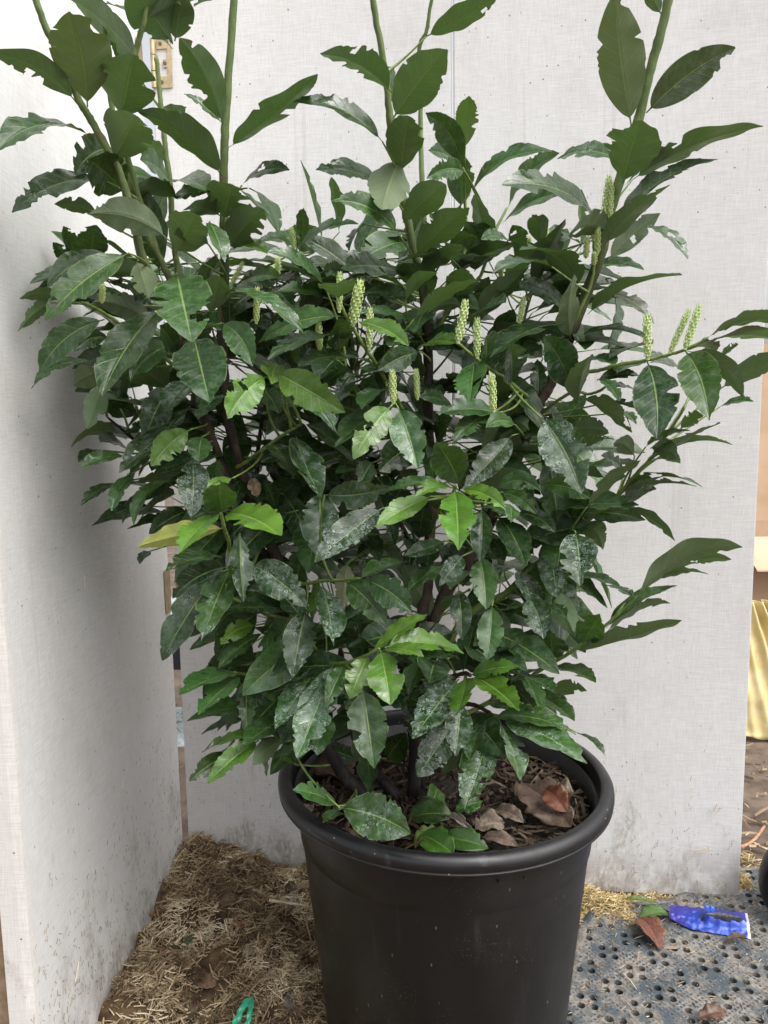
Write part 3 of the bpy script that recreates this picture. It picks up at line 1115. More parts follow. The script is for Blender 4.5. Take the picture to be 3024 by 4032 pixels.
lathe('wall', [(0.005, 0.012), (0.205, 0.010), (0.216, 0.004), (0.222, 0.010), (0.232, 0.12), (0.244, 0.24), (0.254, 0.34), (0.2585, 0.388), (0.2600, 0.3905), (0.2622, 0.3930), (0.2655, 0.425), (0.2705, 0.468), (0.2715, 0.4755), (0.2690, 0.4755), (0.2615, 0.40), (0.248, 0.30)], M['black'], parent=pot)
lathe('rim', [(0.2700, 0.4722), (0.2760, 0.4725), (0.290, 0.4732), (0.2965, 0.4742), (0.2985, 0.4762), (0.2978, 0.4780), (0.2962, 0.4790), (0.2978, 0.4815), (0.2998, 0.4860), (0.2992, 0.4925), (0.2955, 0.4985), (0.290, 0.5020), (0.284, 0.5032), (0.280, 0.5022), (0.2768, 0.5000), (0.2756, 0.496), (0.2750, 0.486), (0.2745, 0.4727)], M['rim'], parent=pot)

# soil in the pot
V, F = [], []
nr, na = 22, 60
for i in range(nr + 1):
    r = 0.262 * i / nr
    for k in range(na):
        th = 2 * math.pi * k / na
        x, y = r * math.cos(th), r * math.sin(th)
        z = 0.432 + 0.012 * nz(PX + x, PY + y, 14) + 0.014 * math.exp(-(r / .09) ** 2) - x * math.sin(tilt)
        V.append((PX + x, PY + y, z))
for i in range(nr):
    for k in range(na):
        k2 = (k + 1) % na
        F.append((i * na + k, (i + 1) * na + k, (i + 1) * na + k2, i * na + k2))
tag(obj('potting_soil', V, F, M['soil'], None, True), 'dark wet potting soil filling the black pot', 'soil', kind='stuff')
items = []
for k in range(1500):
    r = 0.256 * math.sqrt(rng.uniform()); th = rng.uniform(0, 6.283)
    x, y = r * math.cos(th), r * math.sin(th)
    items.append((np.array([PX + x, PY + y, 0.440 + rng.uniform(0, .012) - x * math.sin(tilt)]), rdir(.35), np.array([rng.normal() * .5, rng.normal() * .5, 1.0]), rng.gamma(2.5, .007) + .004, rng.uniform(.002, .009), float(rng.beta(1.3, 2.2))))
tag(bits_obj('pot_mulch', items, M['chips'], seed=21), 'dark rotting leaf crumbs and bark on the pot soil', 'mulch', kind='stuff')

# ------------------------------------------------------------------ the shrub
# every leaf: the view its place was measured in, foot, tip, width, arch, layer, face seen, tone, water marks
LEAVES = '''
P 378 465 300 50 240 10 2 u o 0
P 325 438 -60 225 105 30 1 u d 0
P 395 588 -20 660 62 60 1 t d .1
P 520 508 575 235 215 0 3 u d 0
P 600 265 290 -15 110 10 3 u d 0
P 740 185 560 -60 190 0 4 u m 0
P 745 212 450 12 34 15 4 t d .1
P 755 178 790 -25 115 0 4 u m 0
P 620 92 1020 -35 92 25 3 u d 0
P 962 538 775 165 150 15 3 u m 0
P 985 640 1372 320 95 -22 3 u m 0
P 958 762 590 478 130 30 3 u d 0
P 492 690 590 500 205 0 2 u d 0
P 600 330 470 170 80 10 5 t m 0
P 485 640 325 755 135 10 4 t d .3
P 540 835 380 690 160 0 5 t d .3
P 958 530 795 405 32 0 4 t m 0
P 700 560 805 462 85 0 5 t m .5
P 715 700 585 608 95 0 5 u y 0
P 735 782 605 690 80 5 4 t m 0
P 745 812 446 778 55 22 3 t m .2
P 430 770 53 918 95 22 2 t d .5
P 770 860 515 868 85 30 3 u d 0
P 430 942 235 882 66 8 3 u d 0
P 720 1030 385 925 150 25 2 u d 0
P 745 790 906 832 66 15 4 t m .4
P 745 852 905 830 62 0 5 t m .3
P 966 950 1000 795 210 0 2 u d 0
P 950 932 795 905 88 5 3 u d 0
P 1045 800 1250 735 46 15 4 t d .2
P 1068 812 1202 1002 40 25 4 t m .2
P 985 1075 1140 905 165 5 2 u d 0
P 760 1095 850 925 175 0 2 u d 0
P 905 1062 750 1010 78 10 2 u d 0
P 462 390 418 362 45 0 4 u m 0
P 590 1130 640 1290 110 0 3 u o 0
b 150 -60 285 290 150 10 2 t m .5
a 790 300 835 -30 235 0 5 t d .3
a 665 300 545 -20 120 15 5 t d .2
a 640 340 458 118 125 0 5 t d .1
P 1690 402 1383 232 115 28 3 u m 0
P 1652 612 1266 442 66 36 3 t d .2
P 1685 822 1365 733 62 18 4 t d .4
P 1722 1008 1432 868 85 28 3 t m .4
Q 70 690 -10 905 170 0 6 u o 0
P 1285 1082 1548 968 36 20 4 t m .2
P 1582 970 1508 1085 20 8 4 t d 0
b 900 188 1070 -20 260 0 6 t d .3
P 1300 1052 1312 898 52 5 5 t d .2
Q 60 460 -5 298 62 0 5 u m 0
Q 183 158 490 -15 92 -12 4 u m 0
Q 40 512 275 215 185 5 3 u m 0
Q 70 752 105 500 168 0 3 u d 0
Q 340 722 180 488 105 20 5 t d .3
Q 350 645 367 415 100 0 5 u y 0
Q 345 745 192 650 66 8 6 t d .2
Q 330 900 300 650 115 10 6 t d .3
Q 350 742 185 770 88 8 4 t m .4
Q 82 962 268 798 142 0 3 u d 0
Q 133 1106 368 898 145 0 3 u d 0
Q 370 842 727 655 52 46 5 t m .2
Q 533 905 757 663 64 26 5 t m .2
Q 1042 712 748 686 58 28 5 t m .5
Q 948 992 510 800 76 60 3 t d .1
Q 508 968 808 830 58 20 5 t m .3
Q 1068 542 995 -30 190 -5 3 u o 0
Q 1133 488 1518 205 140 12 3 t g .4
Q 1196 60 1130 -50 62 0 3 u m 0
Q 1030 796 1112 520 240 0 2 u d 0
Q 1070 780 1638 545 84 22 4 u d 0
Q 1040 802 1266 620 26 0 4 u m 0
Q 1012 932 1442 688 60 28 4 t g .1
Q 950 1062 1236 798 84 10 3 u d 0
Q 968 1122 1192 922 98 0 4 u g 0
d 560 -20 965 262 82 40 5 t m .3
Q 962 1000 808 1000 105 10 5 u d 0
Q 680 1062 640 928 95 10 5 u d 0
c 1180 232 1110 -30 155 10 6 t m .4
c 850 205 700 -60 260 10 6 t m .3
c 1075 95 838 95 92 5 5 t m .4
Q 852 1056 690 1056 36 15 5 t d .1
c 1612 962 1640 400 190 -20 2 u o 0
c 1680 520 1172 185 150 100 2 u d 0
c 1452 332 932 392 46 45 2 t d .1
c 700 900 1262 320 195 -10 5 u d 0
c 760 840 905 415 160 0 6 u d 0
c 1600 720 1162 468 140 12 4 t d .6
c 1425 340 1200 460 120 0 6 t m .4
c 345 405 668 138 205 5 3 u d 0
c 560 190 808 75 135 15 5 t d .2
c 600 355 888 240 130 10 5 u m 0
c 780 372 1018 205 95 5 5 u d 0
c 620 645 705 350 265 0 4 u d 0
c 185 628 462 385 122 30 3 u m 0
c 258 785 812 440 115 10 2 u m 0
c 255 420 -372 345 160 30 3 t d .4
c 310 645 -200 580 125 20 5 t m .5
c 255 848 -230 742 66 40 4 t m .3
c 300 965 -20 830 75 15 4 t d .3
c -230 805 212 1012 150 15 2 t y .2
c 640 1000 290 1048 86 25 3 t y .3
c 320 990 40 1012 66 8 4 t m .3
c 340 970 702 965 125 40 5 t d .2
c 685 680 360 745 105 25 4 u d 0
c 785 1138 742 1508 258 -8 1 t m .1
c 888 1172 880 930 125 0 4 t d 0
c 950 1240 1085 1240 40 5 4 t m 0
c 1105 1342 1090 990 185 0 5 t d .3
c 985 962 1125 698 185 0 5 t d .3
c 1596 822 915 1118 135 60 3 t d .2
c 1240 882 1588 942 110 20 5 t d .1
c 1625 1400 1378 930 280 10 3 t d .4
c 1372 1125 1150 950 140 10 5 t d .2
c 1330 1485 1325 1130 140 0 5 t d .5
c 985 1592 458 1600 152 15 2 t m .2
c 600 1540 310 1455 115 10 4 t d .2
c 310 1060 -60 1230 190 -5 3 t d .4
c 1090 1650 900 1400 135 10 5 t d .3
c 1252 1645 1118 1398 135 0 5 t d .6
c 870 1352 1208 1402 52 10 5 t d .1
d 100 742 916 400 82 52 3 u d 0
d 218 562 672 822 92 46 4 t g .1
d 290 430 275 1042 58 50 5 t d 0
d 28 925 645 978 46 50 4 t d 0
d -20 1005 246 925 75 10 5 u g 0
d 268 1138 655 1000 46 10 5 t g .1
d 615 1150 700 1815 365 20 1 t d .3
d 945 1060 1152 1658 335 20 1 t m .4
d 965 1062 1442 1452 165 62 2 u d 0
d 1110 1142 1168 1010 62 0 5 u d 0
d 1185 1178 1402 1000 52 0 5 t m .1
d 1140 942 1830 820 115 50 2 u m 0
d 1085 1002 1810 985 88 42 3 u m 0
d 1248 1385 1910 1080 195 0 4 u m 0
d 975 1052 1212 1056 26 3 4 u d 0
d 180 1312 570 1285 98 15 4 t d .2
d 280 1385 520 1402 32 6 4 t d 0
d 640 1160 905 1222 78 10 5 t g .6
d 350 1252 560 1170 72 8 5 t d .1
d 342 1192 110 1128 95 5 4 t m .4
d 18 1505 112 1108 195 -10 2 u d 0
d 178 1300 372 1492 95 15 3 t m 0
d 228 1512 625 1620 62 15 4 t d .1
h 200 -60 632 225 155 32 3 u d 0
d 1240 1542 1532 1495 60 8 5 t m .1
h 110 222 432 232 185 10 4 u d 0
h 225 360 480 285 62 5 5 u o 0
h 480 60 668 152 55 20 5 t o .3
h 655 432 472 325 172 20 4 u d 0
h 750 352 1135 208 64 8 4 u m 0
h 790 362 1032 452 172 10 5 u d 0
h 1048 202 1252 80 135 0 4 u y .3
h 770 472 1396 143 72 -15 3 u m 0
h 980 362 1500 330 46 20 4 u m 0
h 780 482 1050 492 36 4 5 u m 0
h 562 562 368 428 95 5 5 t d 0
h 228 602 396 622 96 12 5 u d 0
h 240 872 706 468 115 -10 3 u m 0
h 540 762 1242 695 52 92 4 u m 0
h 538 775 1192 690 42 32 4 u m 0
h 400 905 842 715 92 10 4 t g .3
h 600 885 1002 1160 92 18 4 u g 0
h 175 1075 382 1235 210 60 5 u o 0
h 145 1085 185 1550 322 0 2 t d 1
h 100 1470 542 1572 66 25 4 t d .5
h 650 1655 368 1543 48 10 4 t d .1
S 1090 372 1548 152 98 55 3 u m 0
S 1180 292 1402 268 36 5 4 u m 0
S 1225 245 1500 205 62 4 4 u m 0
S 960 502 1266 318 52 22 4 t m .3
S 960 522 1236 394 52 20 4 u m 0
S 826 606 1286 468 72 -26 3 u m 0
S 726 642 715 515 135 0 4 t d .2
S 860 565 932 440 125 0 4 t m .4
S 686 672 914 737 50 16 3 t m .3
S 715 797 876 772 72 8 5 u m 0
S 690 672 545 740 26 4 4 t d 0
g 465 692 250 310 295 10 2 t m .3
g 420 712 450 1242 340 0 0 t y 0
g 470 715 852 882 150 20 1 t y .1
g 412 712 82 782 115 30 1 t y .2
g 210 780 -258 1042 190 5 1 t y .1
g 382 702 -170 732 92 32 2 t m .4
g 912 252 498 702 225 -20 3 t d .7
g 742 55 408 312 160 20 2 t m .4
g 942 162 688 182 135 25 2 t m .3
g 250 322 400 100 145 0 4 t d .1
g 1168 100 1515 752 385 20 1 t d .7
g 900 150 1062 205 155 0 4 u m 0
g 770 712 1162 730 155 60 2 t m .5
g 830 742 1117 927 140 15 2 t m .4
g 900 850 905 1002 115 0 1 t m .2
g 640 862 852 942 64 10 3 t o .3
g 1158 680 1602 800 170 22 3 t m .3
g 950 922 1287 1086 142 25 4 t d .5
g 800 950 1032 1368 245 12 3 t d .3
g 652 880 640 1352 182 0 2 t d .5
g 640 1300 692 1755 242 0 2 t m .3
g 1080 760 1182 1145 135 30 6 t d 0
g 1038 1112 1232 1192 64 8 5 t d .2
g 1230 1260 1302 1655 265 0 3 t d .8
g 985 1420 1100 1765 205 0 3 t d .9
k 832 100 968 470 252 10 3 t d .7
g 1000 1392 780 1432 64 10 4 t d .3
g 490 1290 284 1546 172 -5 3 t d .8
g 592 1400 380 1582 115 10 4 t m .6
g 332 1160 -20 1292 135 -20 4 t d .4
g 205 1230 170 1442 205 0 4 t d .4
g 310 1380 0 1612 135 10 4 t m .4
g 110 1152 150 850 185 0 5 t d .4
g 110 1145 -60 950 155 0 5 t d .3
g 740 1140 852 1335 135 0 6 t d 0
g 160 150 182 442 105 0 4 t d .3
f 1402 0 1080 457 250 8 1 t y .3
f 1470 20 1637 537 290 0 1 t m .5
f 1420 0 920 350 180 20 3 t m .3
f 720 -160 910 215 170 30 4 t d .3
f 1640 300 1300 560 260 0 6 t d .2
V 765 75 830 372 230 0 1 t m .3
V 838 350 906 632 212 0 2 t d .3
V 692 228 440 602 152 14 2 t d .3
V 556 -12 195 277 125 10 1 t m .3
V 490 0 207 132 92 20 3 t d .2
V 272 190 84 184 56 5 3 u m 0
V 232 202 78 325 62 5 3 u m 0
V 452 275 170 500 112 25 2 t m .2
V 472 350 320 412 72 10 4 t d .2
V 415 462 136 572 42 36 3 t d 0
V 440 540 378 747 98 5 3 u m 0
V 430 502 318 560 105 0 5 u o 0
V 757 375 564 540 102 15 3 t m .3
V 832 530 712 675 105 0 2 t d .9
V 735 560 625 792 125 0 4 t d .4
V 832 640 514 937 88 -10 3 t d .6
V 565 610 450 662 85 0 5 t d .6
V 680 112 462 88 85 20 4 u d 0
V 642 202 470 115 42 10 5 t d .1
V 662 302 400 200 115 20 4 u d 0
V 905 252 955 90 118 0 3 u d 0
V 760 402 690 300 95 0 5 t d .1
b 330 845 330 600 135 0 5 t d .2
V 958 290 1092 477 122 22 2 t m .4
V 987 332 890 298 64 8 3 t m .2
V 1152 520 984 702 142 8 1 t y .3
b 730 1170 688 1342 215 0 2 t y .2
V 1196 505 1492 674 152 -10 1 t y .2
V 1150 575 1452 762 84 42 2 t d .3
b 340 520 957 902 112 30 2 t m .4
b 682 510 922 752 155 5 4 t d .2
b 1282 760 578 985 172 42 3 t m .2
b 1402 950 658 1132 84 70 2 t d .2
b 1582 1182 918 1190 74 60 2 t d .3
b 1152 502 658 200 102 36 3 t m .2
b 902 172 598 110 74 20 5 t m .3
b 348 180 652 217 64 22 4 t y .3
b 1300 342 950 352 64 18 5 t m .2
b 1182 472 948 335 105 10 5 t d .2
b 1120 382 1402 425 98 20 4 u d 0
b 348 522 762 420 105 30 4 t m .3
b 1132 592 748 542 95 12 4 t m .3
b 738 430 962 482 105 10 5 t d .1
b 1265 612 1250 470 300 0 3 u m 0
b 1180 762 1180 568 125 0 5 t d 0
b 1280 1062 1262 780 205 0 5 t d .2
b 430 870 692 882 84 20 5 t d .3
b 272 1420 58 1642 165 8 3 t d .4
b 1120 1385 1362 1213 135 10 4 t m .1
b 1662 1388 1470 1562 135 10 3 t m .1
b 830 1480 758 1690 155 0 5 t d .4
b 260 1270 30 1400 150 0 5 t d .2
e 1205 200 868 517 232 5 2 t y .1
e 1310 262 1280 492 195 0 2 t m .2
e 562 220 174 352 104 30 4 u o 0
e 645 345 428 308 115 5 4 t g .5
e 645 430 243 542 112 16 3 t m .1
e 455 380 238 482 64 10 4 t d 0
e 702 580 528 905 122 12 3 t m .2
e 562 660 264 857 92 10 4 t d .2
e 765 715 620 1012 72 -15 4 t d 0
e 1082 640 718 1022 92 90 3 t o .1
e 1082 760 780 962 92 10 5 u d 0
e 1182 900 850 1102 185 0 5 t d .2
e 1222 440 1212 962 272 25 2 t d 1
e 1352 560 1332 902 62 5 3 t m .3
e 1418 622 1452 470 155 0 3 t m .3
e 1572 620 1358 792 122 22 1 t y .1
e 1482 932 1460 640 262 0 2 t m .3
e 1462 920 1118 1262 172 16 0 t y .1
e 1502 1050 743 1212 205 -25 1 u l 0
f -30 920 457 1117 262 28 0 t y .1
e 1532 1310 998 1422 112 36 2 t d .4
e 862 1250 770 1362 85 0 5 t d .2
e 1000 150 640 230 90 0 5 t d .1
e 800 480 640 700 90 0 5 u o 0
R 1002 230 870 557 142 0 1 t m .6
R 952 260 702 642 132 10 2 t d .4
R 982 235 745 372 135 15 3 t d .2
R 1037 95 1052 387 94 0 2 t d .5
R 1085 228 1327 412 152 12 2 t d .9
R 1122 435 938 642 145 22 4 t d .1
R 1102 490 953 572 84 14 3 t y .1
R 1142 520 943 677 64 10 3 t m .1
R 1102 560 880 812 175 0 5 t d 0
R 1165 500 1140 742 74 0 3 t m .3
R 1212 500 1226 667 94 0 3 t y .1
R 1322 420 1264 712 138 0 2 t d .5
R 1390 312 1442 578 124 8 1 t d .8
R 1360 330 1362 422 64 0 2 t y .1
R 1502 220 1478 432 92 0 5 u b 0
R 1492 300 1668 487 128 10 2 t m .2
R 1582 293 1783 438 132 10 2 t m .2
f 1130 1492 1552 1340 115 10 3 t m .4
R 1042 695 774 792 76 15 2 t m .1
R 1042 703 858 877 97 5 2 t m .1
i 815 820 820 1292 172 0 3 t m .6
i 862 780 1052 1015 135 5 3 t m .5
i 782 1000 638 1272 115 0 5 u d 0
i 1465 675 1060 1250 245 0 2 t m .8
i 1565 690 1250 1502 335 -10 1 t m .9
i 1660 690 1498 1062 172 0 2 t m .6
i 885 1322 428 1455 92 30 3 t y 0
i 922 1350 478 1722 192 15 2 t y .1
i 842 1370 530 1602 92 10 4 t d .1
i 702 1450 318 1702 172 12 3 t m .1
i 1002 1430 985 1665 54 0 3 t y .1
i 1122 1360 868 1562 172 0 4 u d 0
i 1112 1340 1008 1288 84 0 4 t m .1
i 1275 1562 1118 1518 54 0 3 t y 0
j 545 620 390 992 232 0 1 t y 0
j 655 570 742 1042 312 0 0 t y 0
j 565 602 1058 262 132 12 1 t y .1
j 690 560 1027 627 112 16 0 t y 0
j 690 550 1377 602 182 60 1 t y .1
j 850 640 1332 642 95 10 3 t m .4
j 1302 690 948 782 105 10 4 t d .6
j 830 650 902 855 115 0 5 t d .1
j 470 880 428 1222 222 0 3 t d .6
j 500 900 602 1592 350 0 1 t m .7
j 722 920 882 1112 155 0 3 t d .5
j 1345 805 868 1032 122 30 3 t d .8
j 1332 820 933 1337 300 8 1 t d .9
j 1402 800 1318 1127 202 0 1 t y 0
k 330 790 772 714 145 16 2 t y 0
k 358 790 762 1097 222 12 1 t y 0
k 268 772 382 260 172 0 5 t d .2
k 522 188 480 652 222 0 2 t m .2
k 230 30 266 482 182 0 3 t d .7
k 600 240 620 512 155 0 5 u d 0
k 480 600 847 604 152 16 4 t m .6
k 960 70 1236 458 232 32 4 u m 0
k 1000 180 1166 292 94 15 3 t d .6
k 630 220 772 200 64 5 4 t m .1
k 740 900 1232 1182 162 30 3 t m .5
k 510 800 916 1117 202 30 4 t d .2
k 530 1145 1247 1302 162 60 2 t m .4
k 600 1165 1342 1552 232 40 1 t m .8
k 1240 1280 1494 1478 50 20 3 t d 0
k 582 1175 762 1695 172 20 1 t m .8
m 1055 45 925 457 178 0 0 t m .8
k 250 1030 205 1482 232 0 1 t d .8
k 472 1145 90 1642 202 5 3 t m .6
m 872 60 704 306 152 0 2 t d .9
m 340 450 671 571 205 20 0 t m .6
m 338 442 122 368 84 16 1 t m .1
m 338 460 262 522 52 0 2 t m 0
m 440 232 240 162 95 0 6 t d 0
m 560 222 650 100 135 0 6 t d 0
g 900 1080 1100 1280 140 10 6 t d .1
g 560 560 700 830 150 0 6 t d .1
f 600 900 690 1160 90 30 4 t d .5
f 980 60 760 320 160 0 6 t d 0
f 380 320 558 622 225 15 2 t d .2
f 580 250 800 790 250 -20 1 t d .5
f 830 765 1400 690 235 -55 1 t d .6
f 790 740 800 1320 325 0 3 t d .6
f 1330 880 745 1345 250 0 1 t d .9
f 420 900 300 640 120 10 5 t d .1
e 1660 640 1580 900 130 0 5 t d .2
f 1100 1300 1300 1180 120 0 6 t d .1
f 1650 560 1420 700 120 0 6 t d .1
j 1000 1000 940 1330 220 0 3 t d .8
i 1300 1000 1120 1380 220 0 3 t m .6
i 1480 1100 1420 1480 250 0 2 t m .7
j 300 700 180 1040 200 0 3 t m .6
k 420 1150 330 1520 180 0 2 t m .7
k 660 1050 900 1290 170 20 3 t m .5
j 1150 1150 1080 1500 210 0 3 t d .9
m 800 -20 760 180 110 0 3 t d .7
j 760 430 560 700 150 0 4 t d .3
i 1420 560 1330 860 180 0 3 t d .5
g 700 480 560 760 160 0 5 t d .3
f 1250 480 1120 700 170 0 4 t d .3
b 1400 1250 1250 1500 150 0 4 t d .2
b 620 1380 760 1600 150 0 4 t d .2
c 60 700 -100 900 120 0 5 t d .2
'''
FLOWERS = '''
l 240 1890 270 1505 68 4
l 290 1900 330 1560 62 4
l 150 2080 165 1805 60 4
d 85 255 90 68 60 4
d 155 310 160 200 56 4
d 185 220 215 -30 62 4
d 620 1135 715 732 76 3
d 808 1078 950 688 68 3
d 940 1048 1078 655 78 3
c 640 992 715 618 78 2
c 805 1122 840 772 68 2
c 1165 832 1200 588 62 4
c 945 1582 955 1258 70 2
c 80 1512 95 1220 68 2
c 290 1478 285 1205 52 3
c 1008 430 1042 294 48 6
c 1395 140 1432 22 52 6
c 1255 160 1272 80 42 6
b 1272 725 1285 372 64 2
b 1385 842 1432 428 98 2
b 1530 1052 1576 688 64 2
b 1105 1052 1112 792 64 2
b 1180 1102 1195 898 58 3
b 738 402 720 245 58 4
b 690 402 684 322 46 4
b 880 172 878 -10 58 5
b 555 822 582 505 64 3
b 338 492 425 288 54 4
a 880 642 892 485 60 4
'''
shrub = empty('laurel_shrub', (PX, PY, 0.44), 'tall evergreen laurel shrub with nibbled glossy leaves growing in the black pot', 'shrub')
VS = 3024 / 1659.0
